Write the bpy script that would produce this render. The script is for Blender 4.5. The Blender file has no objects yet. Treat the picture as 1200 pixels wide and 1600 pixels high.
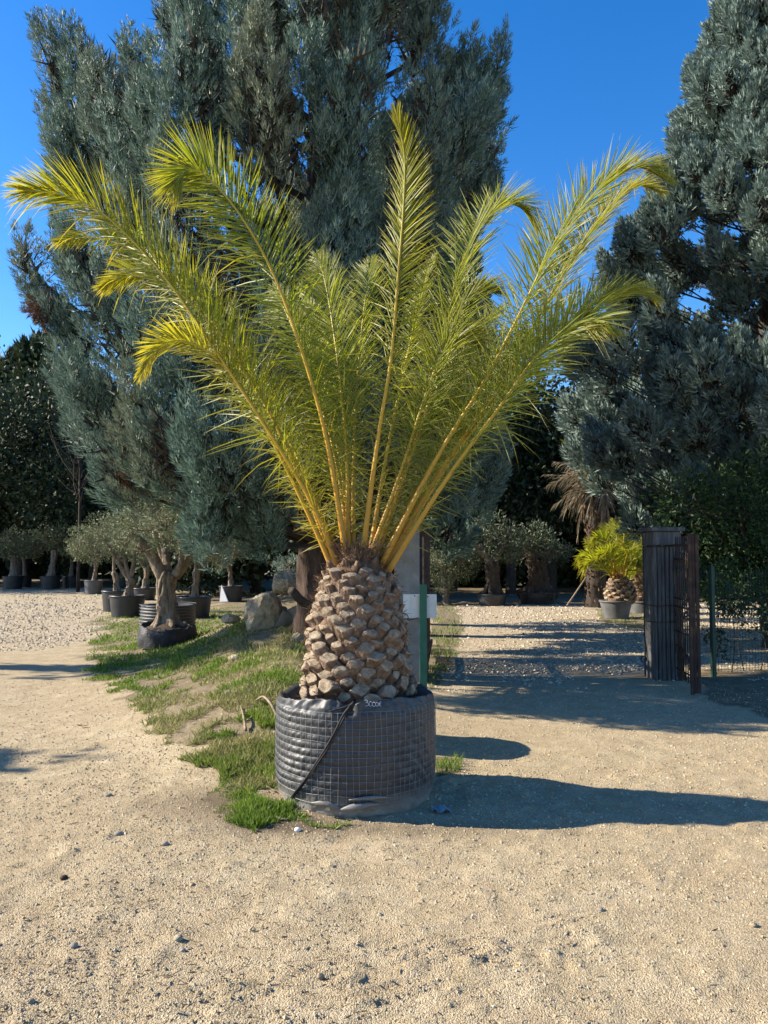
import bpy, math, random
import numpy as np
from mathutils import Vector, Matrix

random.seed(7)
RNG = np.random.default_rng(11)
scene = bpy.context.scene
COL = scene.collection
R = math.radians

# ------------------------------------------------------------------ camera
CAM_H = 1.6
PITCH = R(2.9)
FPX = 1200.0                      # focal length in pixels of the 1200x1600 photograph
cam_data = bpy.data.cameras.new('camera')
cam = bpy.data.objects.new('camera', cam_data)
COL.objects.link(cam)
cam.location = (0, 0, CAM_H)
cam.rotation_euler = (R(90) + PITCH, 0, 0)
cam_data.sensor_fit = 'VERTICAL'
cam_data.sensor_height = 36.0
cam_data.lens = 36.0 * FPX / 1600.0
cam_data.clip_start = 0.05
cam_data.clip_end = 2000
scene.camera = cam

# ------------------------------------------------------------------ sky and sun
SUN_EL = R(31)
SUN_DIR = Vector((-math.cos(SUN_EL) * 0.993, math.cos(SUN_EL) * 0.115, math.sin(SUN_EL))).normalized()
world = bpy.data.worlds.new('World')
scene.world = world
world.use_nodes = True
wn = world.node_tree
wn.nodes.clear()
w_out = wn.nodes.new('ShaderNodeOutputWorld')
w_bg = wn.nodes.new('ShaderNodeBackground')
w_sky = wn.nodes.new('ShaderNodeTexSky')
w_sky.sky_type = 'NISHITA'
w_sky.sun_disc = False
w_sky.sun_elevation = SUN_EL
w_sky.sun_rotation = math.atan2(SUN_DIR.x, SUN_DIR.y)
w_sky.altitude = 300
w_sky.air_density = 1.0
w_sky.dust_density = 0.25
w_sky.ozone_density = 2.5
w_hs = wn.nodes.new('ShaderNodeHueSaturation')
w_hs.inputs['Saturation'].default_value = 1.38
w_hs.inputs['Hue'].default_value = 0.508
w_bg.inputs['Strength'].default_value = 0.105
wn.links.new(w_sky.outputs[0], w_hs.inputs['Color'])
wn.links.new(w_hs.outputs[0], w_bg.inputs['Color'])
wn.links.new(w_bg.outputs[0], w_out.inputs['Surface'])

sun_data = bpy.data.lights.new('sun', 'SUN')
sun_data.energy = 5.0
sun_data.angle = R(0.55)
sun_data.color = (1.0, 0.90, 0.74)
sun = bpy.data.objects.new('sun', sun_data)
COL.objects.link(sun)
sun.rotation_euler = (-SUN_DIR).to_track_quat('-Z', 'Y').to_euler()
sun.location = (-20, 3, 20)

vs = scene.view_settings
vs.view_transform = 'Standard'
vs.look = 'None'
vs.gamma = 1.0
vs.use_curve_mapping = False
vs.exposure = 1.3
scene.render.engine = 'CYCLES'
scene.cycles.max_bounces = 6
scene.cycles.diffuse_bounces = 3
scene.cycles.transmission_bounces = 4

# ------------------------------------------------------------------ helpers: projection
CP, SP = math.cos(PITCH), math.sin(PITCH)

def ray(px, py):
    u, v = (px - 600) / FPX, (800 - py) / FPX
    return np.array([u, CP - v * SP, SP + v * CP])

def at(px, py, Y):
    d = ray(px, py)
    t = Y / d[1]
    return np.array([d[0] * t, Y, CAM_H + d[2] * t])

def to_px(x, y, z):
    zz = z - CAM_H
    f = y * CP + zz * SP
    up = -y * SP + zz * CP
    f = np.maximum(f, 1e-3)
    return 600 + FPX * x / f, 800 - FPX * up / f

def hill(x, y):
    """macro height of the ground: flat, with the grassy mound the big cypress stands on"""
    x = np.asarray(x, float); y = np.asarray(y, float)
    sx = np.where(x < -1.3, 0.98, 0.72)
    sy = np.where(y < 13, 2.9, 4.0)
    m = 0.95 * np.exp(-0.5 * ((x + 1.3) / sx) ** 2 - 0.5 * ((y - 13) / sy) ** 2)
    b = 0.31 * np.exp(-0.5 * ((x + 0.85) / 0.6) ** 2 - 0.5 * ((y - 7.3) / 1.1) ** 2)
    return m + b

def ground(px, py):
    d = ray(px, py)
    t = 1.0
    for _ in range(4000):
        p = d * t
        if CAM_H + p[2] <= float(hill(p[0], p[1])):
            break
        t += 0.02
    p = d * t
    return np.array([p[0], p[1], float(hill(p[0], p[1]))])

# ------------------------------------------------------------------ helpers: noise
def _hash(ix, iy, seed):
    h = (ix.astype(np.int64) * 374761393 + iy.astype(np.int64) * 668265263 + seed * 974711) & 0x7fffffff
    h = ((h ^ (h >> 13)) * 1274126177) & 0x7fffffff
    return ((h ^ (h >> 16)) & 0xffff) / 65535.0

def vnoise(x, y, seed=0):
    x = np.asarray(x, float); y = np.asarray(y, float)
    ix, iy = np.floor(x), np.floor(y)
    fx, fy = x - ix, y - iy
    fx = fx * fx * (3 - 2 * fx); fy = fy * fy * (3 - 2 * fy)
    a = _hash(ix, iy, seed); b = _hash(ix + 1, iy, seed)
    c = _hash(ix, iy + 1, seed); d = _hash(ix + 1, iy + 1, seed)
    return (a * (1 - fx) + b * fx) * (1 - fy) + (c * (1 - fx) + d * fx) * fy

def fbm(x, y, seed=0, oct=4):
    s, a, f = 0, 1.0, 1.0
    tot = 0
    for i in range(oct):
        s = s + a * vnoise(x * f, y * f, seed + i * 17)
        tot += a; a *= 0.5; f *= 2.03
    return s / tot

def in_poly(px, py, poly):
    px = np.asarray(px); py = np.asarray(py)
    inside = np.zeros(px.shape, bool)
    n = len(poly)
    for i in range(n):
        x1, y1 = poly[i]; x2, y2 = poly[(i + 1) % n]
        if y1 == y2:
            continue
        c = ((y1 > py) != (y2 > py)) & (px < (x2 - x1) * (py - y1) / (y2 - y1) + x1)
        inside ^= c
    return inside

# ------------------------------------------------------------------ helpers: mesh building
class MB:
    """collects vertices and faces and links them as one mesh object"""
    def __init__(self):
        self.v, self.f3, self.f4, self.tone, self.m3, self.m4 = [], [], [], [], [], []
        self.n = 0
    def add(self, v, f3=None, f4=None, tone=0.0, mat=0):
        v = np.asarray(v, np.float32).reshape(-1, 3)
        self.v.append(v)
        self.tone.append(np.broadcast_to(np.asarray(tone, np.float32), (len(v),)))
        if f3 is not None and len(f3):
            f3 = np.asarray(f3, np.int64).reshape(-1, 3); self.f3.append(f3 + self.n)
            self.m3.append(np.full(len(f3), mat))
        if f4 is not None and len(f4):
            f4 = np.asarray(f4, np.int64).reshape(-1, 4); self.f4.append(f4 + self.n)
            self.m4.append(np.full(len(f4), mat))
        self.n += len(v)
    def mesh(self, name, mats, smooth=False):
        me = bpy.data.meshes.new(name)
        v = np.concatenate(self.v) if self.v else np.zeros((0, 3), np.float32)
        f3 = np.concatenate(self.f3) if self.f3 else np.zeros((0, 3), np.int64)
        f4 = np.concatenate(self.f4) if self.f4 else np.zeros((0, 4), np.int64)
        me.vertices.add(len(v)); me.vertices.foreach_set('co', v.ravel())
        nl = f3.size + f4.size
        me.loops.add(nl)
        me.loops.foreach_set('vertex_index', np.concatenate([f3.ravel(), f4.ravel()]).astype(np.int32))
        me.polygons.add(len(f3) + len(f4))
        ls = np.concatenate([np.arange(len(f3)) * 3, f3.size + np.arange(len(f4)) * 4]).astype(np.int32)
        me.polygons.foreach_set('loop_start', ls)
        mi = np.concatenate((self.m3 + self.m4) or [np.zeros(0)]).astype(np.int32)
        if len(f3) and len(f4) or True:
            mi = np.concatenate([np.concatenate(self.m3) if self.m3 else np.zeros(0), np.concatenate(self.m4) if self.m4 else np.zeros(0)]).astype(np.int32)
        for m in (mats if isinstance(mats, (list, tuple)) else [mats]):
            me.materials.append(m)
        me.polygons.foreach_set('material_index', mi)
        me.polygons.foreach_set('use_smooth', np.full(len(mi), smooth))
        a = me.attributes.new('tone', 'FLOAT', 'POINT')
        a.data.foreach_set('value', np.concatenate(self.tone) if self.tone else np.zeros(0, np.float32))
        me.update(calc_edges=True)
        return me
    def build(self, name, mats, parent=None, smooth=False, kind=None):
        o = bpy.data.objects.new(name, self.mesh(name, mats, smooth))
        COL.objects.link(o)
        if parent is not None:
            put(o, parent)
        if kind:
            o['kind'] = kind
        return o

def put(o, parent):
    """parent o, whose mesh is in world coordinates, keeping it where it is"""
    o.parent = parent
    bpy_mw = WORLD[parent.name] if parent.name in WORLD else Matrix.Identity(4)
    o.matrix_parent_inverse = bpy_mw.inverted()

WORLD = {}

def thing(name, label, cat, loc, group=None):
    o = bpy.data.objects.new(name, None)
    o.empty_display_size = 0.1
    COL.objects.link(o)
    o.location = Vector([float(c) for c in loc])
    WORLD[o.name] = Matrix.Translation(o.location)
    tag(o, label, cat, group)
    return o

def tag(o, label=None, cat=None, group=None, kind=None):
    if label: o['label'] = label
    if cat: o['category'] = cat
    if group: o['group'] = group
    if kind: o['kind'] = kind
    return o

def frames(pts):
    pts = np.asarray(pts, float)
    T = np.gradient(pts, axis=0)
    T /= np.linalg.norm(T, axis=1)[:, None] + 1e-9
    U = np.zeros_like(T)
    ref = np.array([0, 0, 1.0]) if abs(T[0][2]) < 0.9 else np.array([1.0, 0, 0])
    u = np.cross(T[0], ref); u /= np.linalg.norm(u)
    for i in range(len(T)):
        u = u - T[i] * np.dot(u, T[i]); u /= np.linalg.norm(u) + 1e-9
        U[i] = u
    return T, U, np.cross(T, U)

def spline(ctrl, n):
    """Catmull-Rom through the control points"""
    c = np.asarray(ctrl, float)
    c = np.vstack([2 * c[0] - c[1], c, 2 * c[-1] - c[-2]])
    m = len(c) - 3
    t = np.linspace(0, m - 1e-6, n)
    i = t.astype(int); f = (t - i)[:, None]
    p0, p1, p2, p3 = c[i], c[i + 1], c[i + 2], c[i + 3]
    return 0.5 * (2 * p1 + (p2 - p0) * f + (2 * p0 - 5 * p1 + 4 * p2 - p3) * f ** 2 + (3 * p1 - p0 - 3 * p2 + p3) * f ** 3)

def tube(mb, pts, rad, n=8, lump=0.0, seed=0, cap=True, tone=0.0, mat=0, flute=0, flute_amp=0.0):
    pts = np.asarray(pts, float); k = len(pts)
    rad = np.broadcast_to(np.asarray(rad, float), (k,))
    T, U, V = frames(pts)
    a = np.linspace(0, 2 * np.pi, n, endpoint=False)
    rr = rad[:, None] * np.ones((1, n))
    if lump:
        ii, jj = np.meshgrid(np.arange(k), np.arange(n), indexing='ij')
        nz = vnoise(np.cos(a)[None, :] * 2.2 + 10 + ii * 0.35, np.sin(a)[None, :] * 2.2 + ii * 0.25 + 7, seed)
        rr = rr * (1 + lump * (nz - 0.5) * 2)
    if flute:
        rr = rr * (1 + flute_amp * np.cos(flute * a[None, :] + np.arange(k)[:, None] * 0.25 + seed))
    ring = pts[:, None, :] + rr[..., None] * (np.cos(a)[None, :, None] * U[:, None, :] + np.sin(a)[None, :, None] * V[:, None, :])
    v = ring.reshape(-1, 3)
    i = np.arange(k - 1)[:, None] * n; j = np.arange(n)[None, :]; j2 = (j + 1) % n
    f4 = np.stack([i + j, i + j2, i + n + j2, i + n + j], -1).reshape(-1, 4)
    tn = np.repeat(np.broadcast_to(np.asarray(tone, float), (k,)), n)
    f3 = []
    if cap:
        v = np.vstack([v, pts[0], pts[-1]])
        tn = np.append(tn, [tn[0], tn[-1]])
        b, e = k * n, k * n + 1
        for q in range(n):
            f3.append((b, (q + 1) % n, q))
            f3.append((e, (k - 1) * n + q, (k - 1) * n + (q + 1) % n))
    mb.add(v, f3, f4, tn, mat)

def box(mb, c, s, rot=None, mat=0, bevel=0.0, tone=0.0):
    """box of half sizes s with chamfered edges"""
    hx, hy, hz = s
    b = min(bevel, hx * 0.9, hy * 0.9, hz * 0.9)
    if b <= 0:
        v = np.array([(x, y, z) for z in (-hz, hz) for y in (-hy, hy) for x in (-hx, hx)], float)
        f4 = [(0, 2, 3, 1), (4, 5, 7, 6), (0, 1, 5, 4), (2, 6, 7, 3), (0, 4, 6, 2), (1, 3, 7, 5)]
        f3 = []
    else:
        v, idx = [], {}
        for sx in (-1, 1):
            for sy in (-1, 1):
                for sz in (-1, 1):
                    for ax in range(3):
                        p = [sx * hx, sy * hy, sz * hz]
                        for q in range(3):
                            if q != ax:
                                p[q] -= b * (1 if p[q] > 0 else -1)
                        idx[(sx, sy, sz, ax)] = len(v); v.append(p)
        v = np.array(v, float); f4, f3 = [], []
        for ax in range(3):
            o1, o2 = (ax + 1) % 3, (ax + 2) % 3
            for s_ in (-1, 1):
                q = []
                for a, c2 in ((-1, -1), (1, -1), (1, 1), (-1, 1)):
                    k = [0, 0, 0]; k[ax] = s_; k[o1] = a; k[o2] = c2
                    q.append(idx[(*k, ax)])
                f4.append(q if s_ > 0 else q[::-1])
            for a in (-1, 1):
                for c2 in (-1, 1):
                    k1 = [0, 0, 0]; k1[o1] = a; k1[o2] = c2
                    q = []
                    for s_ in (-1, 1):
                        k1[ax] = s_
                        q.append((idx[(*k1, o1)], idx[(*k1, o2)]))
                    qq = [q[0][0], q[1][0], q[1][1], q[0][1]]
                    f4.append(qq if a * c2 < 0 else qq[::-1])
        for sx in (-1, 1):
            for sy in (-1, 1):
                for sz in (-1, 1):
                    t3 = [idx[(sx, sy, sz, a)] for a in range(3)]
                    f3.append(t3 if sx * sy * sz > 0 else t3[::-1])
    if rot is not None:
        v = v @ np.array(rot).T
    mb.add(v + np.asarray(c, float), f3, f4, tone, mat)

def rot_z(a):
    c, s = math.cos(a), math.sin(a)
    return np.array([[c, -s, 0], [s, c, 0], [0, 0, 1.0]])

def lathe(mb, c, prof, n=40, mat=0, wob=0.0, seed=0):
    """surface of revolution; prof is a list of (radius, height)"""
    k = len(prof)
    a = np.linspace(0, 2 * np.pi, n, endpoint=False)
    pr = np.array(prof, float)
    rr = pr[:, 0][:, None] * (1 + wob * (vnoise(np.cos(a) * 1.7 + 5, np.sin(a) * 1.7 + 5, seed)[None, :] - 0.5))
    v = np.stack([rr * np.cos(a), rr * np.sin(a), np.repeat(pr[:, 1][:, None], n, 1)], -1).reshape(-1, 3) + np.asarray(c, float)
    i = np.arange(k - 1)[:, None] * n; j = np.arange(n)[None, :]; j2 = (j + 1) % n
    mb.add(v, None, np.stack([i + j, i + j2, i + n + j2, i + n + j], -1).reshape(-1, 4), 0.0, mat)

def unit(v):
    return v / (np.linalg.norm(v, axis=-1, keepdims=True) + 1e-9)

def rand_dirs(n):
    return unit(RNG.normal(size=(n, 3)))

def leaves(mb, P, D, L, W, tone=0.0, fold=0.25, mat=0):
    """one folded diamond blade per point, vectorised"""
    n = len(P)
    D = unit(D)
    S = unit(np.cross(D, rand_dirs(n)))
    N = np.cross(D, S)
    L = np.broadcast_to(np.asarray(L, float), (n,))[:, None]
    W = np.broadcast_to(np.asarray(W, float), (n,))[:, None]
    m = P + D * L * 0.45
    v = np.stack([P, m + S * W + N * W * fold, P + D * L, m - S * W + N * W * fold], 1).reshape(-1, 3)
    i = np.arange(n)[:, None] * 4
    f4 = i + np.array([[0, 1, 2, 3]])
    t = np.repeat(np.broadcast_to(np.asarray(tone, float), (n,)), 4)
    mb.add(v, None, f4, t, mat)

# ------------------------------------------------------------------ helpers: materials
def new_mat(name):
    m = bpy.data.materials.new(name)
    m.use_nodes = True
    nt = m.node_tree
    bs = nt.nodes['Principled BSDF']
    return m, nt, bs

def ramp(nt, fac, stops):
    r = nt.nodes.new('ShaderNodeValToRGB')
    el = r.color_ramp.elements
    while len(el) < len(stops):
        el.new(0.5)
    for e, (p, c) in zip(el, stops):
        e.position = p; e.color = (*c, 1)
    nt.links.new(fac, r.inputs[0])
    return r.outputs[0]

def noise(nt, scale, detail=4, rough=0.55, vec=None):
    t = nt.nodes.new('ShaderNodeTexNoise')
    t.inputs['Scale'].default_value = scale
    t.inputs['Detail'].default_value = detail
    t.inputs['Roughness'].default_value = rough
    if vec is None:
        g = nt.nodes.new('ShaderNodeTexCoord'); vec = g.outputs['Object']
    nt.links.new(vec, t.inputs['Vector'])
    return t.outputs['Fac']

def geo_pos(nt):
    return nt.nodes.new('ShaderNodeNewGeometry').outputs['Position']

def mixc(nt, fac, a, b, mode='MIX'):
    m = nt.nodes.new('ShaderNodeMix')
    m.data_type = 'RGBA'; m.blend_type = mode
    for sock, val in ((m.inputs[0], fac), (m.inputs[6], a), (m.inputs[7], b)):
        if isinstance(val, (int, float)):
            sock.default_value = val
        elif isinstance(val, tuple):
            sock.default_value = (*val, 1)
        else:
            nt.links.new(val, sock)
    return m.outputs[2]

def math_n(nt, op, a, b=None):
    m = nt.nodes.new('ShaderNodeMath'); m.operation = op
    for s, v in ((m.inputs[0], a), (m.inputs[1], b)):
        if v is None: continue
        if isinstance(v, (int, float)): s.default_value = v
        else: nt.links.new(v, s)
    return m.outputs[0]

def attr(nt, name='tone'):
    a = nt.nodes.new('ShaderNodeAttribute'); a.attribute_name = name
    return a

def bump(nt, bs, h, strength=0.4, dist=0.01):
    b = nt.nodes.new('ShaderNodeBump')
    b.inputs['Strength'].default_value = strength
    b.inputs['Distance'].default_value = dist
    nt.links.new(h, b.inputs['Height'])
    nt.links.new(b.outputs[0], bs.inputs['Normal'])

def mat_leaf(name, stops, rough=0.55, transl=0.3, scale=1.3, spec=0.25, tcol=None, tint=None):
    """leaf colour varies from blade to blade and from clump to clump"""
    m, nt, bs = new_mat(name)
    g = nt.nodes.new('ShaderNodeNewGeometry')
    nz = noise(nt, scale, 3, 0.6, g.outputs['Position'])
    f = math_n(nt, 'ADD', math_n(nt, 'MULTIPLY', g.outputs['Random Per Island'], 0.45), math_n(nt, 'MULTIPLY', nz, 0.75))
    f = math_n(nt, 'SUBTRACT', f, 0.1)
    c = ramp(nt, f, stops)
    if tint:
        c = mixc(nt, attr(nt).outputs['Fac'], c, tint)
    nt.links.new(c, bs.inputs['Base Color'])
    bs.inputs['Roughness'].default_value = rough
    bs.inputs['Specular IOR Level'].default_value = spec
    tr = nt.nodes.new('ShaderNodeBsdfTranslucent')
    if tcol:
        nt.links.new(mixc(nt, 1.0, c, tcol, 'MULTIPLY'), tr.inputs['Color'])
    else:
        nt.links.new(c, tr.inputs['Color'])
    mx = nt.nodes.new('ShaderNodeMixShader')
    mx.inputs[0].default_value = transl
    nt.links.new(bs.outputs[0], mx.inputs[1]); nt.links.new(tr.outputs[0], mx.inputs[2])
    nt.links.new(mx.outputs[0], nt.nodes['Material Output'].inputs['Surface'])
    return m

def mat_rough(name, stops, scale=6, rough=0.85, bscale=30, bstr=0.5, bdist=0.01, metal=0.0, spec=0.3, stretch=None):
    m, nt, bs = new_mat(name)
    vec = None
    p = geo_pos(nt)
    if stretch:
        mp = nt.nodes.new('ShaderNodeMapping'); mp.inputs['Scale'].default_value = stretch
        nt.links.new(p, mp.inputs['Vector']); p = mp.outputs[0]
    c = ramp(nt, noise(nt, scale, 5, 0.65, p), stops)
    nt.links.new(c, bs.inputs['Base Color'])
    bs.inputs['Roughness'].default_value = rough
    bs.inputs['Metallic'].default_value = metal
    bs.inputs['Specular IOR Level'].default_value = spec
    bump(nt, bs, noise(nt, bscale, 5, 0.65, p), bstr, bdist)
    return m

M = {}
M['cypress'] = mat_leaf('glaucous_foliage', [(0.0, (0.026, 0.052, 0.040)), (0.4, (0.082, 0.142, 0.112)), (0.75, (0.21, 0.295, 0.25)), (1, (0.30, 0.375, 0.305))], 0.6, 0.18, 2.2, tint=(0.20, 0.19, 0.11))
M['cypress_right'] = mat_leaf('blue_grey_foliage', [(0.0, (0.05, 0.07, 0.06)), (0.4, (0.13, 0.185, 0.16)), (0.75, (0.275, 0.355, 0.315)), (1, (0.37, 0.435, 0.385))], 0.6, 0.15, 1.1)
M['dead_spray'] = mat_leaf('dead_brown_foliage', [(0, (0.05, 0.03, 0.022)), (0.5, (0.12, 0.065, 0.045)), (1, (0.19, 0.12, 0.08))], 0.8, 0.1, 3)
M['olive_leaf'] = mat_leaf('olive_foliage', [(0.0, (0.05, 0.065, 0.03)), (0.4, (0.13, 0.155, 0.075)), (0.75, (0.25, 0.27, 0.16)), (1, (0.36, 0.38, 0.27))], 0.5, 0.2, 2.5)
M['dark_olive'] = mat_leaf('olive_foliage_shade_tone', [(0.0, (0.03, 0.045, 0.025)), (0.5, (0.08, 0.105, 0.06)), (1, (0.20, 0.22, 0.14))], 0.5, 0.15, 2.5)  # olive foliage darkened to carry shade in its colour
M['dark_leaf'] = mat_leaf('dark_evergreen_foliage', [(0.0, (0.014, 0.024, 0.012)), (0.5, (0.03, 0.048, 0.022)), (1, (0.075, 0.09, 0.035))], 0.6, 0.12, 0.9)
M['green_leaf'] = mat_leaf('green_broadleaf_foliage', [(0.0, (0.014, 0.032, 0.011)), (0.5, (0.03, 0.062, 0.018)), (1, (0.075, 0.11, 0.03))], 0.45, 0.3, 1.8)
M['litter'] = mat_leaf('dry_litter', [(0, (0.06, 0.04, 0.025)), (0.5, (0.22, 0.15, 0.08)), (1, (0.45, 0.36, 0.20))], 0.8, 0.1, 6)
M['blue_shrub'] = mat_leaf('blue_grey_shrub_foliage', [(0.0, (0.08, 0.12, 0.10)), (0.5, (0.18, 0.25, 0.22)), (1, (0.30, 0.36, 0.32))], 0.6, 0.15, 4)
M['grass'] = mat_leaf('grass_blades', [(0.0, (0.045, 0.088, 0.013)), (0.4, (0.12, 0.20, 0.024)), (0.75, (0.23, 0.305, 0.045)), (1, (0.42, 0.39, 0.14))], 0.5, 0.35, 1.6)
M['dry_grass'] = mat_leaf('dry_grass_blades', [(0.0, (0.10, 0.13, 0.03)), (0.4, (0.24, 0.24, 0.08)), (1, (0.50, 0.42, 0.22))], 0.6, 0.3, 2.5)

def mat_leaflet(name, base, tip, back):
    """palm leaflets: green blades that yellow towards their tips, paler underneath"""
    m, nt, bs = new_mat(name)
    g = nt.nodes.new('ShaderNodeNewGeometry')
    t = attr(nt).outputs['Fac']
    rnd = g.outputs['Random Per Island']
    nz = noise(nt, 2.2, 3, 0.6, g.outputs['Position'])
    green = ramp(nt, math_n(nt, 'ADD', math_n(nt, 'MULTIPLY', rnd, 0.5), math_n(nt, 'MULTIPLY', nz, 0.5)), base)
    c = mixc(nt, t, green, tip)
    c = mixc(nt, math_n(nt, 'MULTIPLY', g.outputs['Backfacing'], 0.45), c, back)
    nt.links.new(c, bs.inputs['Base Color'])
    bs.inputs['Roughness'].default_value = 0.45
    bs.inputs['Specular IOR Level'].default_value = 0.4
    tr = nt.nodes.new('ShaderNodeBsdfTranslucent')
    nt.links.new(mixc(nt, 1.0, c, (1.5, 1.5, 0.55), 'MULTIPLY'), tr.inputs['Color'])
    mx = nt.nodes.new('ShaderNodeMixShader'); mx.inputs[0].default_value = 0.52
    nt.links.new(bs.outputs[0], mx.inputs[1]); nt.links.new(tr.outputs[0], mx.inputs[2])
    nt.links.new(mx.outputs[0], nt.nodes['Material Output'].inputs['Surface'])
    return m

M['leaflet'] = mat_leaflet('palm_leaflet', [(0, (0.045, 0.072, 0.009)), (0.5, (0.20, 0.245, 0.020)), (1, (0.42, 0.43, 0.036))], (0.45, 0.33, 0.05), (0.24, 0.26, 0.10))
M['leaflet_dead'] = mat_leaf('dead_palm_leaflet', [(0, (0.14, 0.11, 0.07)), (0.5, (0.29, 0.235, 0.155)), (1, (0.46, 0.39, 0.27))], 0.7, 0.25, 2)

m, nt, bs = new_mat('palm_rachis')
c = ramp(nt, attr(nt).outputs['Fac'], [(0, (0.48, 0.20, 0.014)), (0.2, (0.54, 0.31, 0.018)), (0.5, (0.46, 0.32, 0.022)), (0.75, (0.36, 0.33, 0.035)), (1, (0.33, 0.33, 0.06))])
c = mixc(nt, math_n(nt, 'MULTIPLY', noise(nt, 14, 4, 0.6, geo_pos(nt)), 0.45), c, (0.24, 0.20, 0.02))
nt.links.new(c, bs.inputs['Base Color']); bs.inputs['Roughness'].default_value = 0.5
M['rachis'] = m
M['stub_side'] = mat_rough('leaf_base_fibre', [(0.25, (0.06, 0.036, 0.024)), (0.5, (0.18, 0.12, 0.083)), (0.75, (0.32, 0.235, 0.165))], 24, 0.95, 70, 1.0, 0.012)
M['stub_cut'] = mat_rough('leaf_base_cut', [(0.25, (0.115, 0.082, 0.053)), (0.5, (0.27, 0.208, 0.143)), (0.75, (0.45, 0.37, 0.265))], 22, 0.9, 80, 1.0, 0.010)
M['fibre'] = mat_rough('palm_fibre', [(0.25, (0.055, 0.030, 0.018)), (0.5, (0.14, 0.085, 0.052)), (0.8, (0.27, 0.185, 0.12))], 24, 0.95, 80, 0.8, 0.006, stretch=(1, 1, 0.25))
M['bark'] = mat_rough('cypress_bark', [(0.3, (0.030, 0.020, 0.015)), (0.55, (0.085, 0.055, 0.042)), (0.8, (0.17, 0.125, 0.10))], 5, 0.95, 22, 0.9, 0.03, stretch=(3, 3, 0.5))
M['olive_bark'] = mat_rough('olive_bark', [(0.25, (0.07, 0.05, 0.035)), (0.5, (0.20, 0.155, 0.11)), (0.8, (0.36, 0.30, 0.23))], 9, 0.95, 26, 0.9, 0.02, stretch=(2, 2, 0.6))
M['inner_shade_filler'] = mat_leaf('shade_dark_filler', [(0, (0.025, 0.022, 0.018)), (0.5, (0.05, 0.044, 0.036)), (1, (0.085, 0.075, 0.06))], 0.9, 0.0, 3)  # dark inner blades, toned to put shade into the crown gaps
M['dark_bark'] = mat_rough('dark_bark', [(0.3, (0.025, 0.02, 0.016)), (0.7, (0.08, 0.062, 0.048))], 6, 0.95, 22, 0.8, 0.02, stretch=(3, 3, 0.6))
M['plastic'] = mat_rough('black_nursery_plastic', [(0.3, (0.016, 0.017, 0.019)), (0.7, (0.034, 0.035, 0.038))], 5, 0.42, 40, 0.15, 0.003, spec=0.5)
M['bag_black'] = mat_rough('black_bag_fabric', [(0.3, (0.012, 0.013, 0.015)), (0.7, (0.032, 0.033, 0.036))], 9, 0.6, 30, 0.6, 0.02, spec=0.35)
M['plastic_dusty'] = mat_rough('dusty_grey_plastic', [(0.3, (0.07, 0.072, 0.075)), (0.7, (0.14, 0.14, 0.14))], 5, 0.55, 40, 0.15, 0.003)
M['soil'] = mat_rough('potting_soil', [(0.3, (0.03, 0.02, 0.013)), (0.7, (0.11, 0.075, 0.05))], 20, 1, 50, 1.0, 0.02)
M['rock'] = mat_rough('limestone_rock', [(0.25, (0.12, 0.095, 0.065)), (0.42, (0.30, 0.24, 0.155)), (0.6, (0.47, 0.40, 0.285)), (0.8, (0.33, 0.225, 0.115))], 6.5, 0.95, 22, 1.0, 0.06)
M['block'] = mat_rough('grey_concrete_block', [(0.3, (0.16, 0.142, 0.118)), (0.7, (0.29, 0.268, 0.23))], 8, 0.9, 40, 0.5, 0.008)
M['concrete'] = mat_rough('weathered_concrete', [(0.25, (0.14, 0.135, 0.128)), (0.55, (0.235, 0.228, 0.217)), (0.8, (0.35, 0.34, 0.32))], 5, 0.9, 60, 0.4, 0.006)
M['rust'] = mat_rough('rusty_steel', [(0.25, (0.022, 0.014, 0.011)), (0.55, (0.06, 0.036, 0.027)), (0.8, (0.15, 0.09, 0.06))], 9, 0.8, 50, 0.5, 0.004)
M['grey_wood'] = mat_rough('weathered_grey_slat', [(0.25, (0.035, 0.035, 0.036)), (0.5, (0.085, 0.085, 0.085)), (0.8, (0.21, 0.205, 0.195))], 6, 0.8, 40, 0.6, 0.006, stretch=(6, 6, 0.5))
M['green_paint'] = mat_rough('green_painted_steel', [(0.3, (0.008, 0.085, 0.050)), (0.7, (0.014, 0.13, 0.078))], 8, 0.5, 60, 0.2, 0.003, spec=0.5)
M['dark_green_paint'] = mat_rough('dark_green_coated_steel', [(0.3, (0.010, 0.035, 0.022)), (0.7, (0.02, 0.06, 0.04))], 8, 0.5, 60, 0.2, 0.003)
M['white_panel'] = mat_rough('white_enamel_panel', [(0.2, (0.50, 0.50, 0.50)), (0.45, (0.66, 0.66, 0.65)), (0.8, (0.76, 0.76, 0.76))], 6, 0.5, 40, 0.1, 0.002)
M['wire'] = mat_rough('galvanised_wire', [(0.3, (0.17, 0.17, 0.17)), (0.7, (0.34, 0.34, 0.33))], 12, 0.5, 60, 0.1, 0.001, metal=0.3)
M['rope'] = mat_rough('black_cord', [(0.3, (0.008, 0.008, 0.009)), (0.7, (0.022, 0.022, 0.024))], 40, 0.7, 90, 0.4, 0.002)
M['chalk'] = mat_rough('white_marker', [(0.3, (0.55, 0.55, 0.55)), (0.7, (0.8, 0.8, 0.8))], 60, 0.8, 60, 0.1, 0.001)
M['twig'] = mat_rough('dry_twig', [(0.3, (0.12, 0.085, 0.055)), (0.7, (0.32, 0.25, 0.18))], 20, 0.9, 60, 0.4, 0.003)
M['scrap'] = mat_rough('pale_blue_plastic_scrap', [(0.3, (0.16, 0.26, 0.34)), (0.7, (0.32, 0.42, 0.48))], 20, 0.4, 60, 0.2, 0.003)
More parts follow.
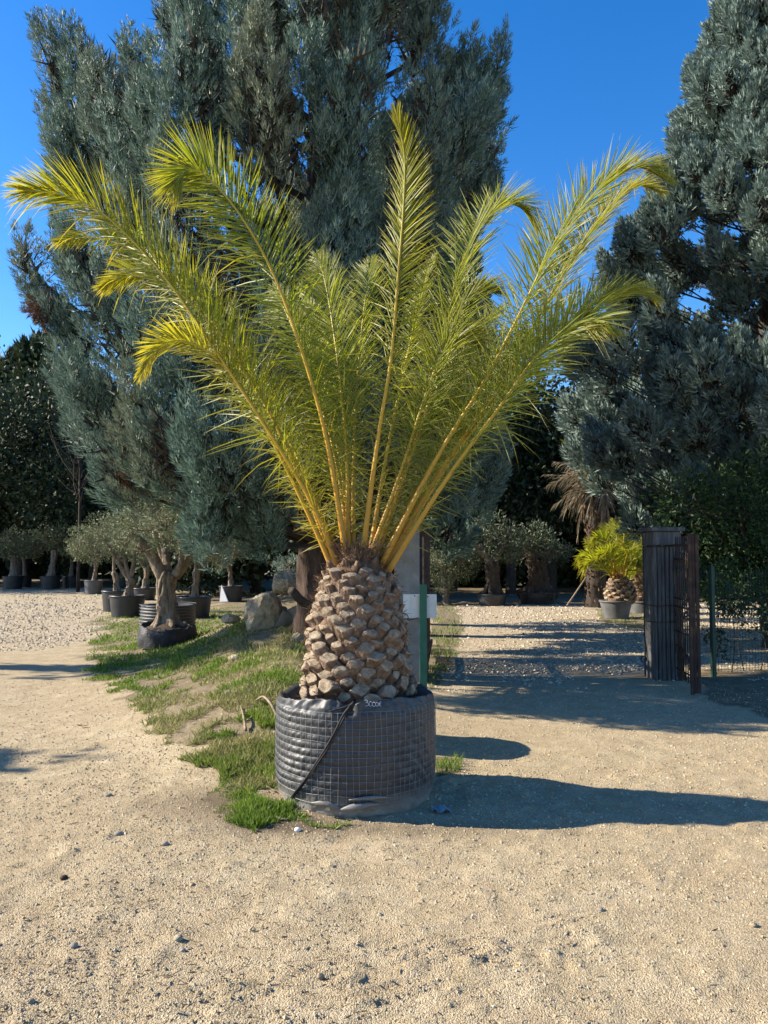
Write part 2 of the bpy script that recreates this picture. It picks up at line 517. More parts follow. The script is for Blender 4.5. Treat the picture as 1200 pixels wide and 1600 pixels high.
M['white_film'] = mat_rough('white_plastic_film', [(0.3, (0.55, 0.55, 0.53)), (0.7, (0.78, 0.78, 0.76))], 20, 0.5, 60, 0.2, 0.003)
M['dead_leaf'] = mat_rough('dead_brown_leaf', [(0.3, (0.16, 0.06, 0.025)), (0.7, (0.34, 0.15, 0.06))], 30, 0.7, 60, 0.3, 0.003)

# woven bag fabric: dark grey with a dusty bloom that thickens towards the ground
m, nt, bs = new_mat('woven_bag_fabric')
p = geo_pos(nt)
c = ramp(nt, noise(nt, 7, 5, 0.65, p), [(0.25, (0.020, 0.022, 0.025)), (0.6, (0.036, 0.038, 0.042)), (0.85, (0.065, 0.066, 0.070))])
dust = ramp(nt, math_n(nt, 'MULTIPLY', attr(nt).outputs['Fac'], math_n(nt, 'ADD', noise(nt, 9, 4, 0.7, p), 0.3)), [(0.2, (0, 0, 0)), (0.8, (1, 1, 1))])
c = mixc(nt, dust, c, (0.25, 0.235, 0.205))
nt.links.new(c, bs.inputs['Base Color'])
bs.inputs['Roughness'].default_value = 0.48
bs.inputs['Specular IOR Level'].default_value = 0.5
bump(nt, bs, noise(nt, 55, 4, 0.6, p), 0.35, 0.004)
M['bag'] = m

# pebbles and grit: colour changes from stone to stone
def mat_stone(name, stops):
    m, nt, bs = new_mat(name)
    g = nt.nodes.new('ShaderNodeNewGeometry')
    c = ramp(nt, g.outputs['Random Per Island'], stops)
    c = mixc(nt, math_n(nt, 'MULTIPLY', noise(nt, 1.2, 3, 0.6, g.outputs['Position']), 0.35), c, (0.42, 0.30, 0.19))
    nt.links.new(c, bs.inputs['Base Color'])
    bs.inputs['Roughness'].default_value = 0.9
    bs.inputs['Specular IOR Level'].default_value = 0.2
    return m
M['grit'] = mat_stone('sandy_grit', [(0, (0.15, 0.12, 0.08)), (0.25, (0.32, 0.258, 0.16)), (0.6, (0.43, 0.355, 0.225)), (0.88, (0.52, 0.455, 0.32)), (1, (0.27, 0.25, 0.215))])
M['gravel'] = mat_stone('pale_gravel', [(0, (0.20, 0.16, 0.115)), (0.3, (0.36, 0.29, 0.20)), (0.65, (0.50, 0.42, 0.30)), (1, (0.64, 0.58, 0.46))])

# ================================================================== THE GROUND
GRASS_MAIN = [(165, 965), (300, 950), (345, 925), (430, 895), (470, 880), (540, 900), (560, 1000), (470, 1082), (440, 1100), (438, 1235), (470, 1268), (555, 1282), (470, 1292), (395, 1275), (340, 1250), (322, 1215), (270, 1172), (248, 1140), (215, 1100), (165, 1062), (148, 1010)]
GRASS_RIGHT = [(672, 948), (716, 945), (722, 985), (712, 1030), (690, 1068), (672, 1072)]
GRASS_POT = [(678, 1182), (725, 1184), (718, 1208), (678, 1214)]
GRASS_BACK = [(930, 950), (1015, 958), (1015, 985), (940, 975)]
BARE = [(248, 1108), (330, 1098), (372, 1105), (405, 1135), (388, 1160), (330, 1163), (285, 1166), (262, 1150)]
DIRT_EDGE = [(205, 1062), (240, 1045), (300, 1050), (345, 1062), (352, 1085), (290, 1082), (225, 1080)]
SHADE_DIRT = [(1095, 1044), (1500, 1040), (1700, 1130), (1230, 1128), (1120, 1098), (1080, 1066)]  # dark dirt by the fence, with its shade put into the colour
GRAVEL_L = [(-200, 912), (150, 912), (178, 925), (172, 975), (140, 1006), (60, 1012), (-200, 1010)]
GRAVEL_R = [(690, 935), (1015, 935), (1400, 950), (1400, 1045), (1015, 1045), (905, 1062), (780, 1075), (690, 1065)]

def zone(poly, x, y, soft=0.0, seed=3):
    px, py = to_px(x, y, hill(x, y))
    if soft:
        px = px + (fbm(x * 2.3, y * 2.3, seed, 3) - 0.5) * soft
        py = py + (fbm(x * 2.3 + 40, y * 2.3, seed + 5, 3) - 0.5) * soft * 0.7
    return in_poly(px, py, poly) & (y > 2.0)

def grass_zone(x, y):
    g = zone(GRASS_MAIN, x + .25 * (fbm(x * 5, y * 5, 88, 3) - .5), y + .9 * (fbm(x * 5 + 9, y * 5, 89, 3) - .5), 90) | zone(GRASS_RIGHT, x, y, 26) | zone(GRASS_POT, x, y, 16) | zone(GRASS_BACK, x, y, 10)
    g &= ~((zone(BARE, x, y, 40) & (fbm(x * 7, y * 7, 33, 2) < .58)) | (zone(DIRT_EDGE, x, y, 60) & (fbm(x * 6, y * 6, 37, 2) < .6)))
    g |= (y > 33) & (x < 0) | ((y > 23) & (x >= 0))
    return g

def damp_zone(x, y):
    d1 = np.exp(-((x + 0.62) / 0.34) ** 2 - ((y - 4.55) / 0.16) ** 2)
    d2 = 0.75 * np.exp(-((x + 1.0) / 0.55) ** 2 - ((y - 4.85) / 0.22) ** 2)
    d3 = 0.6 * np.exp(-((x - 0.1) / 0.9) ** 2 - ((y - 4.5) / 0.14) ** 2)
    return np.clip(d1 + d2 + d3, 0, 1)

def relief(x, y):
    """small ups and downs of the trodden sand, tyre ridges and clods"""
    near = np.clip((9.0 - y) / 4.0, 0, 1) * np.clip((6 - np.abs(x)) / 2, 0, 1)
    h = 0.035 * (fbm(x * 0.55, y * 0.55, 21, 3) - 0.5)
    h = h + near * 0.016 * (fbm(x * 3.1, y * 3.1, 5, 3) - 0.5)
    r = fbm(x * 9.0, y * 9.0, 9, 4)
    h = h + near * 0.012 * (r - 0.5) + near * 0.009 * np.clip(r - 0.58, 0, 1) * 4
    h = h + near * 0.006 * (vnoise(x * 38, y * 38, 31) - 0.5)
    # tyre prints running away from the camera at the lower left
    for cx, ph in ((-0.43, 0.0), (-0.345, 1.0)):
        c = cx * y
        w = np.exp(-((x - c) / 0.13) ** 2) * np.clip((3.9 - y) / .8, 0, 1) * (0.35 + 0.9 * fbm(x * 2, y * 1.5, 77, 2))
        h = h - w * 0.006 + w * 0.006 * np.sin((x - c) * 70 + ph + 2 * vnoise(x * 3, y * 4, 3)) * np.clip(vnoise(x * 6, y * 5, 12) * 2.2 - .6, 0, 1)
    # a slanting track across the bottom
    s = (x + 0.45 * 0 - (y - 2.95) * 1.6 + 0.1)
    w = np.exp(-(s / 0.55) ** 2) * np.exp(-((y - 2.95) / 0.4) ** 2)
    h = h + w * 0.015 * np.sin((x * 0.5 - y) * 75 + 2.5 * vnoise(x * 5, y * 5, 4)) * (vnoise(x * 7 + 3, y * 9, 15) > 0.45)
    # a boot-like gouge to the right of the middle
    for gx, gy, a, b, dep in ((0.62, 3.12, .035, .06, .016), (0.70, 3.06, .03, .05, .014), (0.50, 3.10, .02, .05, .012), (0.82, 3.25, .05, .035, .010), (0.28, 3.05, .016, .06, .010)):
        h = h - dep * np.exp(-((x - gx) / a) ** 2 - ((y - gy) / b) ** 2) + dep * 0.9 * np.exp(-((x - gx - a * 1.5) / a) ** 2 - ((y - gy) / b) ** 2)
    return h

def ground_z(x, y):
    return hill(x, y) + relief(x, y) * np.where(damp_zone(x, y) > 0.5, 0.5, 1.0)

def grow(start, step, end, k):
    out, s, p = [], step, start
    while p < end:
        s *= k; p += s; out.append(p)
    return out

GX0, GX1, GY0, GY1, GS = -2.8, 2.8, 2.3, 6.2, 0.0255
gx = list(np.arange(GX0, GX1, GS)); gy = list(np.arange(GY0, GY1, GS))
right = grow(gx[-1], GS, 220, 1.07); left_ = [2 * GX0 - q + 0.0 for q in grow(GX0, GS, 220 + 2 * 0 , 1.07)]
left_ = [GX0 - (q - GX0) for q in grow(GX0, GS, 220, 1.07)]
far = grow(gy[-1], GS, 320, 1.045); near_ = [GY0 - (q - GY0) for q in grow(GY0, GS, 40, 1.09)]
gx = np.array(left_[::-1] + gx + right); gy = np.array(near_[::-1] + gy + far)
X, Y = np.meshgrid(gx, gy)
Z = ground_z(X, Y)
ny, nx = X.shape
ii = (np.arange(ny - 1)[:, None] * nx + np.arange(nx - 1)[None, :])
mb = MB()
mb.add(np.stack([X, Y, Z], -1), None, np.stack([ii, ii + 1, ii + nx + 1, ii + nx], -1))
m, nt, bs = new_mat('sandy_ground')
p = geo_pos(nt)
zg, zc, zd = (attr(nt, n).outputs['Fac'] for n in ('grassy', 'coarse', 'damp'))
big = noise(nt, 0.8, 4, 0.6, p)
mid = noise(nt, 5, 6, 0.7, p)
fine = noise(nt, 60, 5, 0.75, p)
vor = nt.nodes.new('ShaderNodeTexVoronoi'); vor.inputs['Scale'].default_value = 150
nt.links.new(p, vor.inputs['Vector'])
sand = ramp(nt, mid, [(0.25, (0.295, 0.23, 0.138)), (0.5, (0.42, 0.34, 0.213)), (0.75, (0.53, 0.445, 0.30))])
sand = mixc(nt, math_n(nt, 'MULTIPLY', ramp(nt, big, [(0.4, (0, 0, 0)), (0.7, (1, 1, 1))]), 0.45), sand, (0.37, 0.275, 0.165))
grain = ramp(nt, vor.outputs['Color'], [(0.1, (0.50, 0.47, 0.43)), (0.5, (0.95, 0.94, 0.93)), (0.9, (1.15, 1.15, 1.15))])
sand = mixc(nt, 0.75, sand, grain, 'MULTIPLY')
sand = mixc(nt, ramp(nt, fine, [(0.33, (0.55, 0.55, 0.55)), (0.45, (0, 0, 0))]), sand, (0.19, 0.15, 0.11))
vor2 = nt.nodes.new('ShaderNodeTexVoronoi'); vor2.inputs['Scale'].default_value = 26
nt.links.new(p, vor2.inputs['Vector'])
chips = ramp(nt, vor2.outputs['Color'], [(0.1, (0.21, 0.17, 0.12)), (0.45, (0.38, 0.31, 0.215)), (0.9, (0.55, 0.48, 0.36))])
c = mixc(nt, math_n(nt, 'MULTIPLY', zc, 0.85), sand, chips)
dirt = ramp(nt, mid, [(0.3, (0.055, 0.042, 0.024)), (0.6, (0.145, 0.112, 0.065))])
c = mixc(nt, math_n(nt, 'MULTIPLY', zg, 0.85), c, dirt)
c = mixc(nt, math_n(nt, 'MULTIPLY', zd, 0.9), c, (0.105, 0.075, 0.045))
nt.links.new(c, bs.inputs['Base Color'])
nt.links.new(math_n(nt, 'SUBTRACT', 0.95, math_n(nt, 'MULTIPLY', zd, 0.3)), bs.inputs['Roughness'])
bs.inputs['Specular IOR Level'].default_value = 0.25
hh = math_n(nt, 'ADD', math_n(nt, 'MULTIPLY', fine, 0.6), math_n(nt, 'MULTIPLY', vor.outputs['Distance'], -0.45))
hh = math_n(nt, 'ADD', hh, math_n(nt, 'MULTIPLY', mid, 1.4))
hh = math_n(nt, 'ADD', hh, math_n(nt, 'MULTIPLY', math_n(nt, 'MULTIPLY', vor2.outputs['Distance'], zc), -2.0))
bump(nt, bs, hh, 0.9, 0.013)
M['ground'] = m
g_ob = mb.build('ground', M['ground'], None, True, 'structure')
def soft_attr(name, fn):
    v = fn(X, Y).astype(np.float32)
    a = g_ob.data.attributes.new(name, 'FLOAT', 'POINT'); a.data.foreach_set('value', v.ravel())
soft_attr('grassy', lambda x, y: np.clip(grass_zone(x, y).astype(float) * 0.8 + zone(DIRT_EDGE, x, y, 60) * 0.9 + zone(BARE, x, y, 40) * 0.7 + zone(SHADE_DIRT, x, y, 40) * 0.95 + ((y > 26) & (x > -0.5)) * 0.9, 0, 1))  # the fence strip takes the dirt tone for its shade as well
soft_attr('coarse', lambda x, y: np.clip((zone(GRAVEL_L, x, y, 40) | zone(GRAVEL_R, x, y, 40)) * .45 + zone(GRAVEL_R, x, y, 150, 8) * .3 + zone(GRAVEL_L, x, y, 110, 8) * .3, 0, 1))
soft_attr('damp', damp_zone)

# ------------------------------------------------------------------ loose stones
OCT_V = np.array([(1, 0, -.3), (-1, 0, -.3), (0, 1, -.3), (0, -1, -.3), (.15, .1, 1)], float)
OCT_F = np.array([(0, 2, 4), (2, 1, 4), (1, 3, 4), (3, 0, 4)])

def scatter_stones(name, mat, P, size):
    n = len(P)
    v = OCT_V[None] * RNG.uniform(0.55, 1.25, (n, 5, 1)) * size[:, None, None]
    v[:, :, 2] *= 0.62
    a = RNG.uniform(0, 6.28, n); ca, sa = np.cos(a)[:, None], np.sin(a)[:, None]
    t = RNG.uniform(-0.5, 0.5, n)[:, None]
    x = v[:, :, 0] * ca - v[:, :, 1] * sa; y = v[:, :, 0] * sa + v[:, :, 1] * ca
    v = np.stack([x, y, v[:, :, 2] + x * t], -1) + P[:, None, :]
    f = (np.arange(n)[:, None, None] * 5 + OCT_F[None]).reshape(-1, 3)
    mb = MB(); mb.add(v, f)
    return mb.build(name, mat, None, False, 'stuff')

def persp_points(n, y0, y1, spread=0.58, power=1.0):
    """points on the ground, denser close by, so that they read evenly"""
    inv = RNG.uniform(1 / y1, 1 / y0, n)
    y = 1 / inv
    x = RNG.uniform(-spread, spread, n) * y
    return x, y

x, y = persp_points(110000, 2.35, 9.5)
keep = ~grass_zone(x, y) & (fbm(x * 1.6, y * 1.6, 55, 3) + RNG.uniform(-0.35, 0.35, len(x)) > 0.40)
x, y = x[keep], y[keep]
s = np.exp(RNG.normal(np.log(0.0035), 0.45, len(x))) * np.clip(y / 3.6, 0.8, 1.7)
s = np.clip(s, 0.002, 0.013)
scatter_stones('sandy_grit', M['grit'], np.stack([x, y, ground_z(x, y) + s * 0.15], -1), s)

x, y = persp_points(50000, 8.3, 33, 0.6)
keep = (zone(GRAVEL_L, x, y, 90) | zone(GRAVEL_R, x, y, 120)) & ~grass_zone(x, y) & (fbm(x * .9, y * .35, 66, 3) + RNG.uniform(-.3, .3, len(x)) > .36)
x, y = x[keep], y[keep]
s = RNG.uniform(0.012, 0.034, len(x)) * np.clip(y / 14, 0.8, 1.5)
scatter_stones('pale_gravel', M['gravel'], np.stack([x, y, ground_z(x, y) + s * 0.2], -1), s)

# dry bits: straw, leaf crumbs and twigs blown over the sand, thickest along the grass edge
x, y = persp_points(9000, 2.4, 11)
edge = np.exp(-((x + 1.2 + .1 * (y - 5)) / .9) ** 2)
keep = RNG.random(len(x)) < .10 + .55 * edge
x, y = x[keep], y[keep]
n = len(x)
mb = MB()
D = RNG.normal(0, 1, (n, 3)); D[:, 2] *= .12
leaves(mb, np.stack([x, y, ground_z(x, y) + .006], -1), D, RNG.uniform(.012, .05, n), RNG.uniform(.0012, .004, n), fold=.5)
mb.build('dry_litter', M['litter'], None, False, 'stuff')

# ------------------------------------------------------------------ grass
def grass_patch(name, mat, n, box_px, test, hmin, hmax, lean=0.5, patchy=0.42, seed=60):
    px = RNG.uniform(box_px[0], box_px[2], n); py = RNG.uniform(box_px[1], box_px[3], n)
    # back-project on the flat ground, then settle on the mound
    d = np.stack([(px - 600) / FPX, CP - (800 - py) / FPX * SP, SP + (800 - py) / FPX * CP], -1)
    t = -CAM_H / np.minimum(d[:, 2], -1e-3)
    x, y = d[:, 0] * t, d[:, 1] * t
    for _ in range(14):
        z = hill(x, y)
        t = 0.5 * t + 0.5 * (z - CAM_H) / np.minimum(d[:, 2], -1e-3)
        x, y = d[:, 0] * t, d[:, 1] * t
    pn = fbm(x * 2.6, y * 2.6, seed, 3)
    keep = grass_zone(x, y) & test(x, y) & (pn + RNG.uniform(-0.12, 0.12, n) > patchy) & (y < 22)
    x, y, pn = x[keep], y[keep], pn[keep]
    n = len(x)
    P = np.stack([x, y, ground_z(x, y) - 0.004], -1)
    D = np.stack([RNG.normal(0, lean, n), RNG.normal(0, lean, n), np.ones(n)], -1)
    L = RNG.uniform(hmin, hmax, n) * np.clip(0.55 + (pn - patchy) * 3.2, 0.5, 1.5)
    mb = MB()
    leaves(mb, P, D, L, RNG.uniform(0.0022, 0.0045, n) * np.clip(y / 6, 0.9, 2.4), fold=0.1)
    return mb.build(name, mat, None, False, 'stuff')

def lush(x, y):
    return ~((x > -2.1) & (x < 0) & (y > 5.75) & (y < 10.6) & (fbm(x * 3, y * 3, 91, 2) < 0.52))
grass_patch('grass', M['grass'], 165000, (120, 880, 580, 1300), lush, 0.022, 0.07, 0.6, 0.36)
grass_patch('dry_grass', M['dry_grass'], 58000, (200, 890, 580, 1300), lambda x, y: (y > 5.0) & (x > -2.4), 0.025, 0.085, 0.85, 0.36, 67)
grass_patch('grass', M['grass'], 26000, (660, 930, 1020, 1230), lambda x, y: x > -5, 0.03, 0.09, 0.5, 0.36, 71)

# ================================================================== SKY-HIGH THINGS: TREES
def plume_template(n, H, spread, L0, W):
    """an upswept cypress spray: many thin branchlets along a short axis, pointing outwards and up"""
    t = np.sort(RNG.uniform(0, 1, n)) ** 0.9
    a = np.arange(n) * 2.399 + RNG.uniform(-0.4, 0.4, n)
    ang = (1.15 - 0.95 * t) * RNG.uniform(0.7, 1.25, n)
    D = np.stack([np.sin(ang) * np.cos(a), np.sin(ang) * np.sin(a), np.cos(ang)], -1)
    L = L0 * (1.05 - 0.45 * t) * RNG.uniform(0.7, 1.3, n)
    P = np.stack([0.02 * np.cos(a), 0.02 * np.sin(a), t * H * 0.85], -1) + D * (spread * (1 - t) ** 0.7 * RNG.uniform(0, 1, n))[:, None]
    D[:, 2] += 0.45; D = unit(D)
    S = unit(np.cross(D, rand_dirs(n))); N = np.cross(D, S)
    return np.stack([P - S * W, P + S * W + N * W * .4, P + D * L[:, None]], 1)   # n,3,3

PLUMES = [plume_template(17, 0.50, 0.10, 0.21, 0.017) for _ in range(7)]

def place_plumes(mb, P, A, S, templates, tone=0.0):
    """copies of the sprays at P, pointing along A, scaled by S, written straight into the mesh"""
    A = unit(A)
    pick = RNG.integers(0, len(templates), len(P))
    for k, T in enumerate(templates):
        q = pick == k
        if not q.any(): continue
        p, a, s = P[q], A[q], S[q]
        u = unit(np.cross(a, rand_dirs(len(p)))); w = np.cross(a, u)
        v = T[None, :, :, 0, None] * u[:, None, None, :] + T[None, :, :, 1, None] * w[:, None, None, :] + T[None, :, :, 2, None] * a[:, None, None, :]
        v = v * s[:, None, None, None] + p[:, None, None, :]
        m_ = v.shape[0] * v.shape[1]
        mb.add(v.reshape(-1, 3), np.arange(m_)[:, None] * 3 + np.arange(3)[None, :], None, tone)

def lobe_points(c, axis, hh, r, n, inner=0.25):
    """points and directions over an upright spindle of foliage"""
    axis = unit(np.asarray(axis, float))
    t = RNG.beta(1.3, 1.2, n)
    prof = np.clip(np.sin(np.pi * np.clip(t, 0.02, 1) ** 0.75), 0.12, 1) ** 0.75 * (1 - 0.25 * t)
    a = RNG.uniform(0, 2 * np.pi, n)
    u = unit(np.cross(axis, [0.3, 0.9, 0.1])); w = np.cross(axis, u)
    out = np.cos(a)[:, None] * u + np.sin(a)[:, None] * w
    rr = r * prof * np.where(RNG.uniform(size=n) < inner, RNG.uniform(0.2, 0.8, n), RNG.uniform(0.8, 1.08, n))
    P = np.asarray(c, float) + axis * ((t * 2 - 1) * hh)[:, None] + out * rr[:, None]
    D = axis * (0.75 + 0.5 * t)[:, None] + out * (0.75 * (1 - t))[:, None] + RNG.normal(0, 0.16, (n, 3))
    return P, D

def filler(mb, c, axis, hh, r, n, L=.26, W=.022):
    """coarse filler blades in the heart of a bough, coloured dark as its shade"""
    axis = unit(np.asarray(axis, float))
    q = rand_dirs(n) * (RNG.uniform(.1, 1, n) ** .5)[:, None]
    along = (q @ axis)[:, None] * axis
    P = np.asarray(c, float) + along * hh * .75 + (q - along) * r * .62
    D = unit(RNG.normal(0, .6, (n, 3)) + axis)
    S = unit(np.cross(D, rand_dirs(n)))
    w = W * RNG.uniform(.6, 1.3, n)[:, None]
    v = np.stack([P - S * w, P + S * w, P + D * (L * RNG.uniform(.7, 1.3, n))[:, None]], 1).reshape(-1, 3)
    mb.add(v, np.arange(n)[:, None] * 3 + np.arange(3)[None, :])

def tufts(mb, P, D, hh, r, per, scale, templates, tone=0.0):
    """each tuft is a small upright spindle of sprays"""
    n = len(P)
    A = unit(unit(D) * .8 + np.array([0, 0, .6]))
    hh = hh * RNG.uniform(.65, 1.35, n); r = r * RNG.uniform(.7, 1.3, n)
    t = RNG.beta(1.2, 1.1, (n, per)); a = RNG.uniform(0, 6.283, (n, per))
    u = unit(np.cross(A, rand_dirs(n))); w = np.cross(A, u)
    out = np.cos(a)[..., None] * u[:, None, :] + np.sin(a)[..., None] * w[:, None, :]
    pr = np.clip(np.sin(np.pi * np.clip(t, .05, 1) ** .8), .1, 1) * (1 - .35 * t)
    p = P[:, None, :] + A[:, None, :] * ((t * 2 - 1) * hh[:, None])[..., None] + out * (pr * r[:, None])[..., None]
    d = A[:, None, :] * .9 + out * (.65 * (1 - t))[..., None]
    place_plumes(mb, p.reshape(-1, 3), d.reshape(-1, 3), scale * RNG.uniform(.75, 1.25, n * per), templates, tone)

# ---------------- the big glaucous cypress behind the palm
T0 = np.array([-0.93, 10.0, float(hill(-0.93, 10.0))])
cyp = thing('cypress_tree', 'huge grey-green cypress with feathery upswept sprays, on the mound behind the big palm', 'tree', T0, 'large conifers')
mb = MB()
tp = [(T0[0], T0[1], T0[2] - 0.15), (T0[0] + .02, T0[1], T0[2] + 0.9), (T0[0] - .02, T0[1] + .05, 3.5), (T0[0], T0[1], 7.5), (T0[0] + 0.1, T0[1], 12.6)]
tube(mb, spline(tp, 40), np.interp(np.linspace(0, 1, 40), [0, .04, .12, .5, 1], [.34, .26, .22, .14, .02]), 18, 0.22, 3, flute=5, flute_amp=.06)
mb.build('trunk', M['bark'], cyp, True)
mb = MB()
b0, b1 = at(492, 955, 9.78), at(455, 922, 9.35)
tube(mb, spline([b0 + [0.05, .1, -.05], b0, (b0 + b1) / 2 + [0, 0, -.02], b1], 10), np.linspace(.075, .05, 10), 9, .15, 5)
mb.build('sawn_branch', M['dark_bark'], cyp, True)

LOBES = [(470, 330, 130, 66, .9), (400, 370, 130, 66, .8), (560, 380, 130, 66, .9), (330, 480, 130, 66, .7), (480, 450, 130, 66, .9),  # px, py, half height, radius (pixels of the photograph), depth offset in metres
 (165, 165, 170, 56, -.2), (106, 150, 72, 30, -.3), (207, 110, 108, 34, .2), (150, 290, 110, 58, -.5), (110, 210, 60, 26, 0), (215, 240, 130, 60, -.8),
 (330, 70, 140, 62, -.4), (284, 90, 110, 34, 0), (260, 40, 60, 20, .1), (430, 110, 180, 72, -1.4), (520, 150, 180, 72, -1.7), (600, 110, 170, 72, -1.2), (655, 70, 120, 50, -.2),
 (390, -60, 160, 80, -.6), (480, -110, 190, 100, -.8), (570, -80, 170, 85, -.4), (640, -50, 110, 55, 0), (330, -70, 120, 50, 0), (440, -260, 180, 80, 0), (520, -280, 180, 80, 0), (480, -460, 150, 60, 0),
 (740, 205, 120, 46, 0), (768, 130, 58, 22, 0), (757, 260, 90, 32, .2), (700, 290, 140, 60, -.7), (735, 310, 80, 40, 0), (715, 390, 80, 45, .2), (700, 150, 120, 50, 0),
 (290, 330, 130, 76, -1.2), (370, 290, 140, 72, -1.8), (455, 330, 150, 80, -2.0), (550, 330, 150, 80, -1.9), (640, 330, 140, 75, -1.4), (240, 430, 110, 70, -1), (350, 450, 130, 75, -1.6),
 (58, 425, 46, 24, -.2), (118, 430, 44, 28, -.3), (70, 480, 26, 14, -.2), (95, 360, 50, 26, .4), (180, 470, 100, 62, -.6), (135, 550, 85, 44, -.4), (240, 560, 120, 76, -1.1), (205, 670, 110, 66, -.9), (150, 640, 90, 38, -.2),
 (330, 600, 130, 80, -1.5), (430, 560, 140, 80, -1.7), (540, 520, 140, 80, -1.6), (640, 520, 140, 76, -1.2), (700, 490, 110, 56, -.3), (715, 610, 110, 62, -.3), (730, 700, 95, 56, -.2), (770, 740, 70, 44, .3),
 (250, 760, 62, 50, -1.4), (330, 740, 80, 60, -1.8), (400, 760, 84, 66, -2.0), (465, 780, 70, 52, -1.8), (385, 825, 44, 50, -1.7), (300, 700, 90, 60, -1.4), (440, 690, 110, 70, -1.7), (560, 690, 110, 72, -1.5), (650, 700, 110, 70, -1.0), (600, 770, 60, 60, -.6), (690, 770, 60, 50, -.2), (430, 835, 36, 40, -1.2)]
crown, limb_mb, inner = MB(), MB(), MB()
pxm = 10.0 / FPX
for k, (lx, ly, lh, lr, dy) in enumerate(LOBES):
    reps = [(dy, 1.0)]
    if lr >= 55 and 290 < lx < 680: reps.append((1.1 - 0.7 * dy + random.uniform(-.4, .4), 1.0))
    for d_, sc in reps:
        c = at(lx + (random.uniform(-25, 25) if d_ != dy else 0), ly, 10.0)
        c[1] = 10.0 + d_
        hh, r = lh * pxm * .94, lr * pxm * .72
        o = np.array([c[0] - T0[0], c[1] - T0[1], 0])
        lean = 0.34 if ly < 560 else 0.6
        ax = np.array([0, 0, 1.0]) + unit(o) * lean * min(1, np.linalg.norm(o) / 2)
        n = int((11 if d_ == dy else 2.5) * (.5 if ly < -40 else 1) * (hh * 2) * (r * 2 * 1.6)) + 3
        P, D = [], []
        k_sub = 1 if lr < 36 else 3
        for q in range(k_sub):      # each bough forks into a few spreading sprays
            cs = c if k_sub == 1 else c + rand_dirs(1)[0] * np.array([.62, .62, .22 / r * hh]) * r
            hs, rs_ = (hh, r) if k_sub == 1 else (hh * random.uniform(.5, .8), r * random.uniform(.55, .8))
            p_, q_ = lobe_points(cs, ax + RNG.normal(0, .16, 3), hs, rs_, n // k_sub + 2)
            P.append(p_); D.append(q_)
            # stray sprays that break the outline
            m_ = 2 + int(lr > 40)
            p_, q_ = lobe_points(cs, ax, hs * 1.08, rs_ * 1.35, m_, 0)
            P.append(p_); D.append(q_)
        P, D = np.concatenate(P), np.concatenate(D)
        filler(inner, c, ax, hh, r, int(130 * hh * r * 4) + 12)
        nq = len(P) // 3
        tufts(crown, P[:nq], D[:nq], .31, .14, 17, .43 * (0.85 if lr < 35 else 1.0), PLUMES, random.random() ** 3 * .25)
        tufts(crown, P[nq:], D[nq:], .26, .115, 14, .38 * (0.85 if lr < 35 else 1.0), PLUMES, random.random() ** 3 * .5)
        if d_ == dy:
            st = np.array([T0[0], T0[1], max(T0[2] + 1.2, c[2] - np.linalg.norm(o) * 0.75)])
            tip = c + unit(ax) * hh * 0.6
            tube(limb_mb, spline([st, (st + c) / 2 + [0, 0, -.12], c - unit(ax) * hh * .3, tip], 12), np.linspace((.05 if ly < 560 else .028) + .01 * r, .010, 12), 6, .1, k)
limb_mb.build('limbs', M['dark_bark'], cyp, True, 'stuff')
inner.build('inner_shade_filler', M['inner_shade_filler'], cyp, False, 'stuff')
crown.build('crown', M['cypress'], cyp, False, 'stuff')
dead = MB()
for lx, ly, lh, lr, dy in ((74, 468, 34, 14, -.45), (200, 690, 30, 20, -1.35), (258, 735, 20, 16, -1.7), (216, 735, 20, 14, -1.5), (225, 150, 26, 12, -1.0)):
    c = at(lx, ly, 10 + dy)
    P, D = lobe_points(c, (0, -.2, -.6 if ly < 500 else .7), lh * pxm, lr * pxm, int(6 + lr * .35))
    tufts(dead, P, D, .14, .07, 9, .34, PLUMES)
dead.build('dead_sprays', M['dead_spray'], cyp, False, 'stuff')

